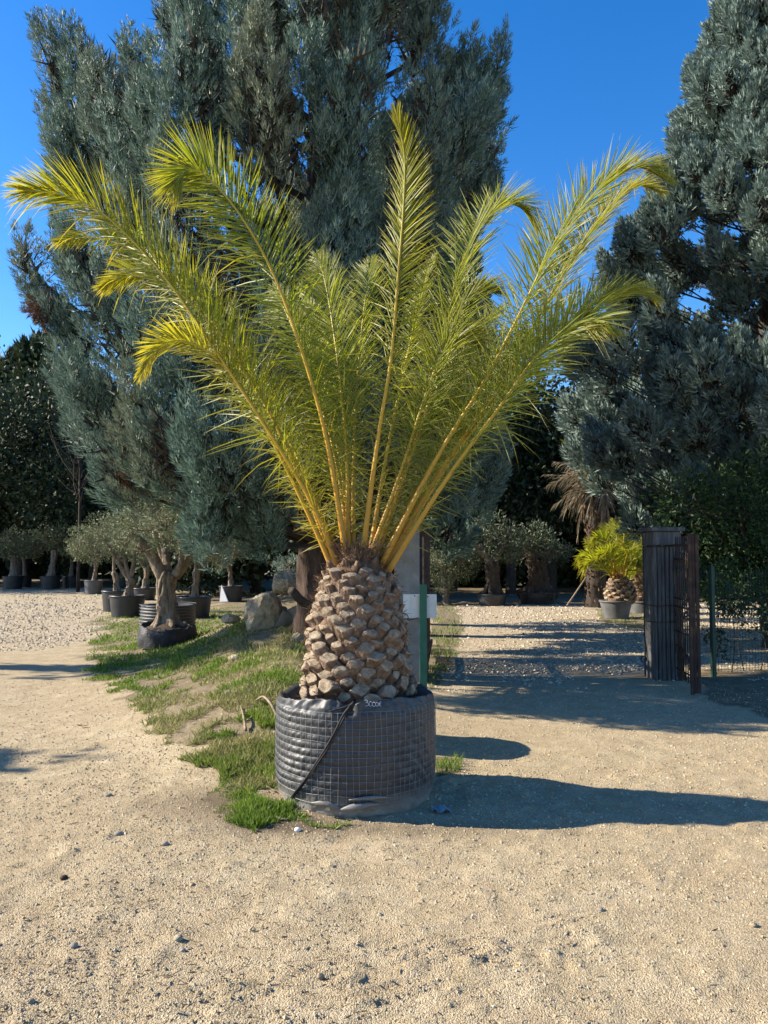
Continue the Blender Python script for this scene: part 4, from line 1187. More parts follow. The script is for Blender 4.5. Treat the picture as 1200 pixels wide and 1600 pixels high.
Yr = float(ground(405, 985)[1]) + .2
rock('boulder', 'largest pale boulder, sitting on the grassy bank left of the big palm', 'rock', (371, 921, 442, 998), Yr, .32, 4, rough=.13, cuts=9)
rock('boulder', 'pale rock higher up the bank, between blue shrub and cypress trunk', 'rock', (425, 888, 482, 940), Yr + 2.2, .35, 9, rough=.12)
rock('rock', 'small ochre stone on the slope at the left foot of the palm trunk', 'rock', (455, 986, 481, 1012), float(ground(467, 1006)[1]), .10, 13, rough=.10)
rock('rock', 'flat low stone at the left toe of the largest boulder', 'rock', (345, 958, 376, 975), Yr + .15, .14, 15, rough=.12)
rock('rock', 'small stone half sunk in the shaded grass below the boulder', 'rock', (356, 1022, 382, 1036), float(ground(368, 1032)[1]), .07, 17)
rock('rock', 'little flat stone on the lit grass edge below the boulder', 'rock', (398, 1018, 414, 1026), float(ground(405, 1025)[1]), .05, 18)
rock('rock', 'pebble on the bare dirt at the left edge of the grass bank', 'rock', (345, 1078, 372, 1090), float(ground(358, 1087)[1]), .05, 19)
for k, (bx, by, s, rz, ry, lb) in enumerate(((444, 972, (.10, .05, .13), .5, .5, 'grey concrete block tilted on edge right of the boulder'), (462, 968, (.13, .10, .16), -.3, -.45, 'largest grey concrete block, leaning by the palm trunk'), (437, 955, (.09, .09, .07), .2, .15, 'grey rubble block lying behind the tilted one'), (432, 985, (.05, .09, .05), .9, .3, 'small grey block at the foot of the tilted ones'))):
    p_ = at(bx, by, Yr - .05 + .1 * k)
    mb = MB()
    rm = Matrix.Rotation(rz, 3, 'Z') @ Matrix.Rotation(ry, 3, 'Y')
    box(mb, p_, s, np.array(rm), bevel=.012)
    tag(mb.build('concrete_block', M['block']), lb, 'concrete block', 'broken concrete blocks beside the boulder')

# ================================================================== LEFT GATE SIDE
gp = np.array([*at(637, 1075, 9.25)[:2], 0.0])
mb = MB()
ph = at(637, 808, 9.25)[2]
box(mb, (gp[0], gp[1] + .15, ph / 2 - .05), (.152, .15, ph / 2 + .05), rot_z(-.05), bevel=.012)
tag(mb.build('concrete_pillar', M['concrete']), 'plain square grey concrete pillar right behind the trunk of the big palm', 'pillar')

# the open gate leaf seen almost edge-on: each bar its own part
leaf0 = np.array([at(663, 1075, 9.42)[0], 9.42, 0.0]); leaf1 = np.array([at(671, 1075, 11.6)[0], 11.6, 0.0])
gl = thing('gate_leaf', 'rusty brown gate leaf swung open and seen edge-on beside the concrete pillar', 'gate', leaf0, 'rusty gate leaves')
hgt = at(668, 822, 9.42)[2]
d_ = unit(leaf1 - leaf0); ang = math.atan2(d_[1], d_[0])
mbs = MB(); box(mbs, (0, 0, hgt / 2), (.05, .013, hgt / 2 - .04), rot_z(ang), bevel=.003)
bar_me = mbs.mesh('gate_bar', M['rust'])
for k in range(20):
    q = leaf0 + (leaf1 - leaf0) * k / 19
    o = bpy.data.objects.new('gate_bar', bar_me); COL.objects.link(o)
    o.parent = gl; o.matrix_parent_inverse = WORLD[gl.name].inverted()
    o.location = (q[0], q[1], .04)
for zz in (.25, 1.0, hgt - .12):
    mb = MB(); mid_ = (leaf0 + leaf1) / 2
    box(mb, (mid_[0] + .035, mid_[1], zz), (np.linalg.norm(leaf1 - leaf0) / 2 + .03, .017, .03), rot_z(ang), bevel=.003)
    mb.build('gate_rail', M['rust'], gl)
mb = MB(); q = leaf0 + [-.005, -.06, 0]
box(mb, (q[0], q[1], hgt / 2), (.055, .03, hgt / 2), bevel=.006); mb.build('gate_stile', M['rust'], gl)
mb = MB(); box(mb, (q[0] - .012, q[1] - .033, hgt * .76), (.012, .004, hgt * .17), rot_z(.0), bevel=.001); mb.build('sunlit_paint_streak', M['twig'], gl)  # pale strip drawn for the sunlight on the stile's paint

sg = np.array([*at(661.5, 1076, 8.95)[:2], 0.0])
st = thing('sign_post', 'green steel stake carrying a small white panel, seen from behind', 'sign post', sg)
h1 = at(661, 913, 8.95)[2]
mb = MB(); box(mb, (sg[0], sg[1], h1 / 2 - .1), (.042, .02, h1 / 2 + .1), bevel=.004); mb.build('stake', M['green_paint'], st)
pc = at(656, 947, 9.0)
mb = MB(); box(mb, pc, (.195, .012, .138), bevel=.004)
mb.build('panel', M['white_panel'], st)
for dx in (-.185, -.115, .188):
    mb = MB(); box(mb, pc + [dx, -.016, 0], (.006, .006, .136), bevel=.002); mb.build('panel_fold', M['white_panel'], st)
for dx, dz in ((-.06, .118), (.09, .11), (.02, -.11)):
    mb = MB(); tube(mb, [pc + [dx, -.012, dz], pc + [dx, -.024, dz]], .007, 8); mb.build('bolt', M['rust'], st)
mb = MB(); a = np.linspace(0, 2 * np.pi, 22)
lc = at(631, 965, 8.93)
tube(mb, np.stack([lc[0] + .05 * np.cos(a), np.full(22, lc[1]) + .01 * np.sin(a), lc[2] + .045 * np.sin(a)], -1), .006, 6)
tube(mb, spline([lc + [.04, 0, -.03], lc + [.10, 0, -.02], lc + [.17, 0, 0.0]], 6), .005, 6)
mb.build('cable_loop', M['rope'], st, True)

# ================================================================== RIGHT GATE PILLAR, GATE AND FENCE
pb = np.array([*at(1037, 1060, 9.75)[:2], 0.0])
pw, phh = .185, at(1037, 828, 9.6)[2]
gpil = thing('gate_pillar', 'tall square pillar of grey upright slats under a flat cap, right of drive', 'pillar', pb)
mb = MB(); box(mb, (pb[0], pb[1], phh / 2 - .05), (pw - .045, pw - .045, phh / 2 + .04)); mb.build('core', M['dark_bark'], gpil)
mbs = MB()
a = np.linspace(0, np.pi, 7)
sw = .0245
k = 9
sec = np.stack([sw * np.cos(a), -sw * 1.15 * np.sin(a)], -1)
vv, ff = [], []
zs = np.linspace(0, phh - .20, k)
for zz in zs: vv += [(p[0], p[1], zz) for p in sec]
for r_ in range(k - 1):
    for c_ in range(6): ff.append((r_ * 7 + c_, r_ * 7 + c_ + 1, (r_ + 1) * 7 + c_ + 1, (r_ + 1) * 7 + c_))
mbs.add(vv, None, [q[::-1] for q in ff]); slat_me = mbs.mesh('slat', M['grey_wood'], True)
for side in range(4):
    for q in range(7):
        o = bpy.data.objects.new('slat', slat_me); COL.objects.link(o)
        o.parent = gpil; o.matrix_parent_inverse = WORLD[gpil.name].inverted()
        off = (q - 3) * .0535
        an = side * math.pi / 2 + .06
        loc = rot_z(an) @ np.array([off, -(pw - .045) - .004 - random.uniform(0, .006), 0])
        o.location = (pb[0] + loc[0], pb[1] + loc[1], random.uniform(-.01, .01)); o.rotation_euler = (random.uniform(-.004, .004), random.uniform(-.006, .006), an)
mb = MB(); box(mb, (pb[0], pb[1], phh - .105), (pw - .005, pw - .005, .085), rot_z(.06), bevel=.008); mb.build('head_band', M['grey_wood'], gpil)
mb = MB(); box(mb, (pb[0], pb[1], phh + .008), (pw + .035, pw + .03, .026), rot_z(.06), bevel=.008); mb.build('cap', M['grey_wood'], gpil)
for zz in (phh - .21, .92, .72):
    mb = MB(); w_ = pw + .008
    pts = [rot_z(.06) @ np.array(q) + [pb[0], pb[1], zz] for q in ((-w_, -w_, 0), (w_, -w_, .005), (w_, w_, 0), (-w_, w_, .004), (-w_, -w_, 0))]
    tube(mb, np.vstack([np.linspace(pts[i_], pts[i_ + 1], 6) for i_ in range(4)]), .0055, 5); mb.build('binding_wire', M['rust'], gpil, True)
mb = MB(); a = np.linspace(0, 2 * np.pi, 20); lc = at(1006, 1030, 9.5)
tube(mb, np.stack([lc[0] + .035 * np.cos(a), np.full(20, lc[1]), lc[2] + .035 * np.sin(a)], -1), .007, 6); mb.build('hinge_ring', M['rust'], gpil, True)

for zz in (.42, 1.52):
    mb = MB(); box(mb, (pb[0] + pw + .012, pb[1] - .10, zz), (.030, .012, .022), bevel=.004); tube(mb, [(pb[0] + pw + .04, pb[1] - .10, zz - .045), (pb[0] + pw + .04, pb[1] - .10, zz + .045)], .013, 8); mb.build('hinge', M['rust'], gpil)

# creeper on the pillar
cv = thing('creeper', 'dark ivy-like creeper clinging to the right face of the slatted gate pillar', 'climbing plant', (pb[0] + .1, pb[1] - .2, 0))
mb = MB()
for k in range(4):
    pts = [(pb[0] + .15 + .02 * k, pb[1] - .21, 0.02)] + [(pb[0] + .13 + random.uniform(-.07, .08), pb[1] - .215, z_) for z_ in (.5, .9, 1.25, 1.6)]
    tube(mb, spline(pts, 20), np.linspace(.008, .003, 20), 5)
mb.build('stems', M['dark_bark'], cv, False, 'stuff')
mb = MB(); crown_leaves(mb, [(np.array([pb[0] + .13, pb[1] - .22, 1.25]), (.11, .06, .26)), (np.array([pb[0] + .17, pb[1] - .2, .95]), (.08, .06, .2))], 6000, .05, .016, clump=.3)
mb.build('leaves', M['dark_leaf'], cv, False, 'stuff')

# the right gate leaf: round bars and rails between the pillar and the rusty post
g0 = at(1058, 1060, 9.55); g1 = at(1088, 1080, 8.75)
rg = thing('gate_leaf', 'open rusty barred gate leaf between the slatted pillar and the rusty post', 'gate', (g0[0], g0[1], 0), 'rusty gate leaves')
gt = at(1070, 838, 9.2)[2]
mbs = MB(); tube(mbs, [(0, 0, .06), (0, 0, gt)], .008, 6); bar2 = mbs.mesh('gate_bar', M['rust'], True)
for k in range(9):
    f = (k + .5) / 9
    o = bpy.data.objects.new('gate_bar', bar2); COL.objects.link(o)
    o.parent = rg; o.matrix_parent_inverse = WORLD[rg.name].inverted()
    o.location = (g0[0] + (g1[0] - g0[0]) * f, g0[1] + (g1[1] - g0[1]) * f, 0)
for zz in (.16, .62, .92, 1.02, 1.5, gt - .1):
    mb = MB(); tube(mb, [(g0[0], g0[1] + .014, zz), (g1[0], g1[1] + .014, zz)], .010, 6); mb.build('gate_rail', M['rust'], rg, True)
mb = MB(); tube(mb, [(g0[0] + .02, g0[1], .45), (g0[0] + (g1[0] - g0[0]) * .8, g1[1] + .15, .30)], .022, 6); mb.build('latch_bar', M['rust'], rg, True)

rp = np.array([*at(1088, 1085, 8.6)[:2], 0])
rt = at(1088, 832, 8.6)[2]
rpo = thing('gate_post', 'narrow rusty post made of upright steel flats, nearest at the right of the drive', 'post', rp)
for dx, dy, w_ in ((-.042, 0, .018), (-.002, .012, .016), (.036, 0, .018)):
    mb = MB(); box(mb, (rp[0] + dx, rp[1] + dy, rt / 2), (w_, .012, rt / 2 + random.uniform(-.03, .02)), bevel=.003); mb.build('steel_flat', M['rust'], rpo)
for zz in (.30, 1.05, rt - .2):
    mb = MB(); box(mb, (rp[0], rp[1] + .03, zz), (.062, .008, .03), bevel=.002); mb.build('tie_plate', M['rust'], rpo)

# green fence post and welded wire panel
fy = 9.9
f0x = at(1115, 1050, fy)[0]
fen = thing('wire_fence', 'dark green fence of upright wires with slim posts, running off the right edge', 'fence', (f0x, fy, 0))
ftop = at(1115, 884, fy)[2]
f_end = np.array([8.6, 11.4]); fd = unit(f_end - np.array([f0x, fy])); fl = float(np.linalg.norm(f_end - np.array([f0x, fy])))
for dist in (0.0, 2.3, 4.4):
    mb = MB(); q = np.array([f0x, fy]) + fd * dist
    box(mb, (q[0], q[1], ftop / 2 - .05), (.028, .028, ftop / 2 + .05), rot_z(math.atan2(fd[1], fd[0])), bevel=.005); mb.build('fence_post', M['dark_green_paint'], fen)
mb = MB()
for k in range(int(fl / .05)):
    q = np.array([f0x, fy]) + fd * (.05 * k + .03)
    tube(mb, [(q[0], q[1], .05), (q[0], q[1], ftop - .06)], .0028, 4, cap=False)
for zz in np.linspace(.08, ftop - .1, 8):
    q = np.array([f0x, fy]) + fd * fl
    tube(mb, [(f0x, fy - .004, zz), (q[0], q[1] - .004, zz)], .0032, 4, cap=False)
mb.build('wire_panel', M['dark_green_paint'], fen, False, 'stuff')

# low plants growing against the fence
fp = thing('fence_plants', 'weedy climbing plants tangled low in the wire fence at the right', 'plants', (f0x + .8, fy + .6, 0))
blobs = []
for k in range(15):
    q = np.array([f0x, fy]) + fd * (-.1 + k * .25)
    blobs.append((np.array([q[0], q[1] + .18 + random.uniform(-.05, .15), random.uniform(.35, 1.15)]), np.array([.20, .13, .24]) * random.uniform(.6, 1.2)))
mb = MB(); crown_leaves(mb, blobs, 5200, .055, .016, clump=.3); mb.build('leaves', M['dark_leaf'], fp, False, 'stuff')
mb = MB()
for c_, r_ in blobs:
    tube(mb, spline([(c_[0], c_[1], -.02), (c_[0] + random.uniform(-.1, .1), c_[1], c_[2] * .5), tuple(c_)], 7), np.linspace(.008, .003, 7), 5)
mb.build('stems', M['dark_bark'], fp, False, 'stuff')

# ================================================================== PALM FRONDS
def leaflet_strips(mb, P, D, N, L, W, droop, t_base, t_tip, twist):
    """folded strap leaflets: five sections, a keel and two margins"""
    n = len(P)
    D = unit(D)
    B = unit(np.cross(D, N)); N2 = np.cross(B, D)
    c, s = np.cos(twist)[:, None], np.sin(twist)[:, None]
    B, N2 = B * c + N2 * s, N2 * c - B * s
    S = np.array([0, .22, .5, .78, 1.0]); Wf = np.array([.45, 1.0, .95, .6, .04])
    out, tn = [], []
    for s_, w_ in zip(S, Wf):
        ctr = P + D * (L * s_)[:, None] + np.array([0, 0, -1.0]) * (droop * L * s_ ** 2)[:, None]
        e = B * (W * w_)[:, None]; k = N2 * (W * w_ * .45)[:, None]
        out += [ctr + e + k, ctr, ctr - e + k]
        tt = np.clip(t_base + (t_tip - t_base) * s_ ** 3, 0, 1)
        tn += [tt, tt, tt]
    v = np.stack(out, 1).reshape(-1, 3); tn = np.stack(tn, 1).reshape(-1)
    q = []
    for r_ in range(4):
        a = r_ * 3
        q += [(a, a + 1, a + 4, a + 3), (a + 1, a + 2, a + 5, a + 4)]
    f = (np.arange(n)[:, None, None] * 15 + np.array(q)[None]).reshape(-1, 4)
    mb.add(v, None, f, tn)

def frond(parent, ctrl, theta, n_leaf, Lmax, W, r0, mats, start=.17, vee=.45, yellow=0.0, droop=.10, spines=True, taper=1.0, nseg=44, flat=None):
    """one pinnate frond along the control points: a rachis with its leaflets as a sub-part"""
    pts = spline(ctrl, nseg)
    T = unit(np.gradient(pts, axis=0))
    view = np.array([0, 1.0, 0])
    S = np.cross(T, view); S = unit(S)
    V = unit(view - T * (T @ view)[:, None])
    th = np.linspace(theta[0], theta[1], nseg)[:, None]
    S2 = S * np.cos(th) + V * np.sin(th)
    N = np.cross(S2, T)
    # the upper face looks up and in towards the crown's axis
    ref = np.array([0, 0, 1.0]) - 0.6 * unit(np.array([ctrl[-1][0] - ctrl[0][0], ctrl[-1][1] - ctrl[0][1], 0]))
    if np.mean(N @ ref) < 0: N, S2 = -N, -S2
    s = np.linspace(0, 1, nseg)
    mb = MB()
    rr = r0 * (np.interp(s, [0, .06, .2, .5, .8, 1], [1.6, 1.05, .72, .44, .24, .07]))
    tube(mb, pts, rr, 8, tone=s)
    ra = mb.build('frond', mats[0], parent, True)
    mb = MB()
    for sd in (-1, 1):
        u = np.linspace(start, 1.0, n_leaf) + RNG.uniform(-.3, .3, n_leaf) * (1 - start) / n_leaf
        u = np.clip(u, 0, 1)
        P = np.stack([np.interp(u, s, pts[:, i]) for i in range(3)], -1)
        t_ = unit(np.stack([np.interp(u, s, T[:, i]) for i in range(3)], -1))
        s_ = unit(np.stack([np.interp(u, s, S2[:, i]) for i in range(3)], -1)) * sd
        n_ = unit(np.stack([np.interp(u, s, N[:, i]) for i in range(3)], -1))
        v_ = vee * RNG.choice([.25, .8, 1.35], n_leaf) * RNG.uniform(.7, 1.3, n_leaf)
        al = np.interp(u, [0, .3, .7, 1], [1.05, .98, .72, .30]) * RNG.uniform(.86, 1.12, n_leaf)
        D = t_ * np.cos(al)[:, None] + (s_ * np.cos(v_)[:, None] + n_ * np.sin(v_)[:, None]) * np.sin(al)[:, None]
        prof = np.interp(u, [0, start, start + .10, .40, .72, .90, 1], [.25, .35, .95, 1.08, .86, .52, .30])
        wild = np.clip((.50 - u) / .28, 0, 1)[:, None] * (1 if spines else 0)
        D = unit(D + RNG.normal(0, .52, (n_leaf, 3)) * wild + RNG.normal(0, .05, (n_leaf, 3)))
        L = Lmax * prof * RNG.uniform(.80, 1.12, n_leaf)
        Wd = W * np.interp(u, [0, start, start + .12, .5, 1], [.4, .4, .7, 1, .65]) * RNG.uniform(.8, 1.15, n_leaf)
        yb = np.clip(yellow + .35 * np.clip(u - .55, 0, 1) + RNG.normal(0, .07, n_leaf), 0, .8)
        bent = RNG.random(n_leaf) < .05
        yb = np.where(bent, np.clip(yb + .35, 0, 1), yb)
        leaflet_strips(mb, P, D, n_, L, Wd, np.where(bent, .75, droop * RNG.uniform(.2, 2.2, n_leaf)), yb, np.clip(yb + .25 + .5 * RNG.random(n_leaf) ** 2, 0, 1), RNG.normal(0, .6, n_leaf))
        if spines:
            q = 20
            u = np.linspace(.06, start + .03, q); P = np.stack([np.interp(u, s, pts[:, i]) for i in range(3)], -1)
            D = rand_dirs(q) * .55 + T[3] * .45 + S2[3] * sd * .7
            leaflet_strips(mb, P, D, N[:q] * 0 + N[3], RNG.uniform(.10, .26, q), np.full(q, .0032), np.full(q, .02), np.full(q, .45), np.full(q, .6), RNG.normal(0, .4, q))
    lf = mb.build('leaflets', mats[1], None, False, 'stuff')
    lf.parent = ra
    return ra

# ------------------------------------------------------------------ the potted palm
PC = np.array([-0.185, 5.15, 0.0])
palm = thing('date_palm', 'big palm with golden stalks and a pineapple-like trunk, in the wire-bound bag', 'palm tree', (PC[0], PC[1], .56))
TZ = [.52, .63, .83, 1.0, 1.17, 1.32, 1.42, 1.48, 1.54, 1.75]
TR = [.30, .308, .306, .290, .27, .240, .208, .165, .11, .05]
mb = MB()
zz = np.linspace(.52, 1.62, 40)
rad = np.interp(zz, TZ, TR)
tube(mb, np.stack([np.full(40, PC[0]) + .012 * (zz - .5), np.full(40, PC[1]), zz], -1), rad, 40, .10, 6)
mb.build('trunk', M['fibre'], palm, True)

stub_meshes = []
def stub_mesh(seed):
    rs = np.random.default_rng(seed)
    mb = MB()
    nn = 12
    a = np.linspace(0, 2 * np.pi, nn, endpoint=False)
    # a rhombic cross section with rounded corners
    rx = np.abs(np.cos(a)) ** 1.25 * np.sign(np.cos(a)); rz = np.abs(np.sin(a)) ** 1.2 * np.sign(np.sin(a))
    secs = [(-.06, -.03, 1.12, 1.0), (.015, .0, 1.05, .98), (.055, .022, .93, .88), (.075, .034, .86, .80)]
    v = []
    tiltx, tiltz = rs.uniform(-.2, .2), rs.uniform(-.55, .05)
    for k, (y, z, sx, sz) in enumerate(secs):
        jig = 1 + rs.uniform(-.20, .20, nn)
        x_ = rx * .076 * sx * jig; z_ = rz * .052 * sz * jig
        yy = y + (x_ * tiltx + z_ * tiltz if k == 3 else 0)
        v.append(np.stack([x_, np.full(nn, 0) + yy, z + z_], -1))
    f4 = []
    for k in range(3):
        for q in range(nn):
            f4.append((k * nn + q, (k + 1) * nn + q, (k + 1) * nn + (q + 1) % nn, k * nn + (q + 1) % nn))
    mb.add(np.concatenate(v), None, f4, 0, 0)
    inner = v[3] * [.86, 1, .86] + np.array([0, .006, v[3][:, 2].mean() * .14])
    ctr = inner.mean(0) + [rs.uniform(-.012, .012), rs.uniform(-.004, .012), rs.uniform(-.01, .01)]
    base_i = 0
    vv = np.vstack([v[3], inner, ctr])
    g4 = [(q, nn + q, nn + (q + 1) % nn, (q + 1) % nn) for q in range(nn)]
    g3 = [(nn + q, 2 * nn, nn + (q + 1) % nn) for q in range(nn)]
    mb.add(vv, g3, g4, 0, 1)
    return mb.mesh('leaf_base', [M['stub_side'], M['stub_cut']], False)
stub_meshes = [stub_mesh(100 + q) for q in range(9)]
NST = 182
for i_ in range(NST):
    t = i_ / NST
    z = .64 + .80 * t
    r_ = float(np.interp(z, TZ, TR))
    a = i_ * 2.39996 + .25 + random.uniform(-.07, .07)
    o = bpy.data.objects.new('leaf_base', stub_meshes[i_ % 9]); COL.objects.link(o)
    o.parent = palm; o.matrix_parent_inverse = WORLD[palm.name].inverted()
    o.location = (PC[0] + .012 * (z - .5) + math.cos(a) * (r_ - .012), PC[1] + math.sin(a) * (r_ - .012), z)
    pitch = R(np.interp(t, [0, .12, .4, 1], [-6, 8, 26, 48])) + random.uniform(-.14, .14)
    o.rotation_euler = (pitch, random.uniform(-.16, .16), a - math.pi / 2)
    sc = random.uniform(.66, .98) * np.interp(t, [0, .15, .7, 1], [1.15, 1.0, .92, .72])
    o.scale = (sc * random.uniform(.92, 1.12), sc * random.uniform(.75, 1.25), sc * random.uniform(.92, 1.1))
# loose brown fibre between the stubs
mb = MB()
n = 5200
a = RNG.uniform(0, 2 * np.pi, n); z = RNG.uniform(.58, 1.66, n)
r_ = np.interp(z, TZ, TR) + RNG.uniform(-.01, .055, n)
out = np.stack([np.cos(a), np.sin(a), np.zeros(n)], -1)
leaves(mb, np.stack([PC[0] + r_ * np.cos(a), PC[1] + r_ * np.sin(a), z], -1), out * .6 + RNG.normal(0, .5, (n, 3)) + [0, 0, .35], RNG.uniform(.02, .075, n), RNG.uniform(.0010, .0026, n))
mb.build('trunk_fibre', M['fibre'], palm, False, 'stuff')
mb = MB()
n = 420
a = RNG.uniform(0, 2 * np.pi, n); z = RNG.uniform(1.38, 1.62, n); r_ = RNG.uniform(.05, .17, n) * np.interp(z, [1.4, 1.8], [1, .8])
leaves(mb, np.stack([PC[0] + .01 + r_ * np.cos(a), PC[1] + r_ * np.sin(a), z], -1), np.stack([np.cos(a), np.sin(a), np.full(n, 1.2)], -1) + RNG.normal(0, .5, (n, 3)), RNG.uniform(.06, .17, n), RNG.uniform(.0015, .005, n))
mb.build('bud_fibre', M['fibre'], palm, False, 'stuff')
# brown sheaths and old petiole stumps round the bud
for k in range(13):
    a = k * 2.4 + .5; r_ = .05 + .09 * ((k * 7) % 13) / 13
    mb = MB()
    b0 = np.array([PC[0] + .01 + r_ * math.cos(a), PC[1] + r_ * math.sin(a), 1.40])
    e = b0 + [math.cos(a) * .07, math.sin(a) * .07, random.uniform(.06, .18)]
    tube(mb, spline([b0, (b0 + e) / 2, e], 8), [.05, .05, .046, .042, .036, .03, .022, .012], 9, .75, k)
    mb.build('sheath', M['fibre'], palm, True)

F = [  # control points in the photograph, depth at the tip, roll of the blade, leaflet length, yellow
 ([(530, 893), (490, 792), (430, 690), (345, 560), (255, 430), (165, 337), (95, 304), (40, 298)], -.35, (.55, .95), .42, .10),
 ([(545, 893), (511, 690), (472, 550), (428, 430), (378, 340), (330, 282), (296, 264), (274, 285)], -.22, (.05, .35), .44, .0),
 ([(563, 893), (590, 690), (611, 560), (622, 430), (630, 330), (632, 245), (620, 180)], -.28, (.25, 1.0), .30, .20),
 ([(580, 896), (632, 740), (672, 590), (708, 455), (742, 365), (782, 322), (812, 324), (832, 350)], .45, (.75, .9), .38, .08),
 ([(588, 898), (680, 720), (760, 590), (822, 470), (872, 372), (935, 295), (990, 262), (1035, 278)], -.15, (.6, 1.0), .36, .12),
 ([(592, 900), (692, 730), (790, 590), (850, 480), (897, 400), (945, 335), (990, 292), (1030, 300)], .30, (.8, 1.1), .33, .28),
 ([(595, 902), (690, 740), (780, 620), (850, 540), (920, 480), (975, 455), (1018, 464)], .25, (.6, .9), .36, .08),
 ([(598, 905), (700, 745), (785, 630), (835, 560), (885, 512), (925, 500), (950, 515)], -.30, (.5, .6), .36, .04),
 ([(575, 890), (635, 730), (680, 600), (712, 500), (742, 456), (772, 455)], .15, (.6, .7), .34, .05),
 ([(570, 890), (625, 740), (664, 620), (692, 550), (716, 528), (736, 532)], .05, (.5, .6), .30, .0),
 ([(545, 890), (541, 700), (527, 560), (510, 450), (496, 400)], .45, (.15, .3), .36, .0),
 ([(552, 890), (553, 700), (561, 560), (573, 450), (580, 405)], .65, (.2, .4), .34, .0),
 ([(524, 896), (470, 778), (410, 660), (350, 572), (296, 535), (252, 540), (222, 582)], -.25, (.75, .95), .24, .28),
 ([(528, 893), (480, 762), (402, 610), (330, 500), (240, 410), (155, 372), (90, 378)], .40, (.7, 1.0), .36, .04),
 ([(528, 895), (478, 768), (418, 640), (340, 520), (265, 445), (212, 428), (165, 448)], .10, (.7, .95), .32, .12),
 ([(575, 885), (606, 700), (640, 540), (664, 440), (680, 400)], .25, (.8, .8), .18, .05),
 ([(548, 886), (525, 720), (490, 600), (452, 500), (428, 450)], .65, (.3, .5), .36, .0),
 ([(580, 888), (640, 720), (690, 610), (742, 520), (785, 480)], .70, (.5, .6), .36, .0),
 ([(585, 892), (660, 750), (730, 640), (790, 560), (845, 522)], .35, (.5, .6), .36, .0),
 ([(535, 893), (496, 790), (452, 690), (392, 600), (350, 545), (325, 522)], .50, (.5, .8), .34, .0),
 ([(590, 896), (668, 760), (742, 650), (800, 590), (855, 562)], .65, (.5, .8), .34, .0),
 ([(548, 886), (535, 740), (510, 620), (500, 520), (470, 450)], 1.0, (.2, .3), .36, .0),
]
for ctrl, dY, th, Lm, yel in F:
    pts = []
    k = len(ctrl)
    for q, (px, py) in enumerate(ctrl):
        s = q / (k - 1)
        ys = PC[1] + (dY * .06 + dY * (s ** 1.25) * 1.9)
        pts.append(at(px, py, ys))
    ln = sum(np.linalg.norm(pts[i_ + 1] - pts[i_]) for i_ in range(k - 1))
    frond(palm, pts, th, int(76 * ln) + 20, Lm * 1.1, .0052, .0172 if ln > 2 else .0145, (M['rachis'], M['leaflet']), .185, .55, yel)

# ------------------------------------------------------------------ its wire-bound root bag
BR, BH = .515, .70
def bag_r(a, z, detail=True):
    """radius of the bag: bulges between the wires, crumples, tucks in at the foot and rim"""
    base = BR * np.interp(z, [0, .03, .10, .25, .45, .60, .65, .70], [.93, .955, .985, 1.0, 1.0, .995, .98, .945])
    base = base * (1 + .015 * np.sin(2 * a + .6) + .008 * np.sin(3 * a))
    if detail:
        w = np.clip((z - .10) / .05, 0, 1) * np.clip((.632 - z) / .02, 0, 1)
        ca, sa = np.cos(a), np.sin(a)
        big = fbm(ca * 2.3 + 5, sa * 2.3 + z * 5, 44, 3)
        lf = .35 + .9 * np.clip(-ca + .25, 0, 1)
        pil = np.abs(np.sin(np.pi * (z - .092) / .045)) ** .6
        pv = np.abs(np.sin(a * 38)) ** .5
        base = base + w * .011 * lf * pil * (.55 + .45 * pv) * (.4 + big)
        cr = np.abs(fbm(ca * 7 + 3, sa * 7 + z * 13, 12, 3) - .5) * 2
        cr2 = np.abs(fbm(ca * 15 + 13, sa * 15 + z * 24, 14, 2) - .5) * 2
        base = base + .014 * (cr - .3) * np.where(z > .62, 1.5, .6) + .006 * (cr2 - .3)
        low = np.clip((.13 - z) / .1, 0, 1)
        base = base + low * .03 * (fbm(ca * 5, sa * 5 + z * 14, 19, 3) - .5)
    return base
BAGROOT = thing('root_bag', 'large grey root bag bound in wire mesh and marked 3000€ under the big palm', 'pot', (PC[0], PC[1], 0), 'root bags')
na, nz = 330, 90
a = np.linspace(0, 2 * np.pi, na, endpoint=False)
rim = BH + .018 * (fbm(np.cos(a) * 4 + 2, np.sin(a) * 4 + 2, 8, 3) - .5) * 2 - .030 * np.exp(-((a - 4.655) / .09) ** 2) + .012 * np.exp(-((a - 5.8) / .3) ** 2) - .045 * np.clip(np.abs(np.cos(a)) - .6, 0, 1) / .4
tz = np.linspace(0, 1, nz)
Zg = tz[:, None] * rim[None, :]
Ag = np.repeat(a[None, :], nz, 0)
Rg = bag_r(Ag, Zg)
Rg = Rg - .03 * np.exp(-((Ag - 4.655) / .07) ** 2) * np.clip((Zg - .55) / .1, 0, 1)
ring = np.stack([PC[0] + Rg * np.cos(Ag), PC[1] + Rg * np.sin(Ag), Zg + .002], -1)
inner = np.stack([PC[0] + (Rg[-1] - .03 - .05 * np.clip(np.cos(a - .3), 0, 1)) * np.cos(a), PC[1] + (Rg[-1] - .03 - .05 * np.clip(np.cos(a - .3), 0, 1)) * np.sin(a), rim - .02], -1)
inn2 = np.stack([PC[0] + .40 * np.cos(a), PC[1] + .40 * np.sin(a), np.full(na, .55)], -1)
v = np.vstack([ring.reshape(-1, 3), inner, inn2])
k = nz + 2
i = np.arange(k - 1)[:, None] * na; j = np.arange(na)[None, :]; j2 = (j + 1) % na
dusty = np.clip(np.concatenate([(1 - Zg / .20).ravel(), np.zeros(2 * na)]), .12, 1)
mb = MB(); mb.add(v, None, np.stack([i + j, i + j2, i + na + j2, i + na + j], -1).reshape(-1, 4), dusty)
mb.build('fabric', M['bag'], BAGROOT, True)
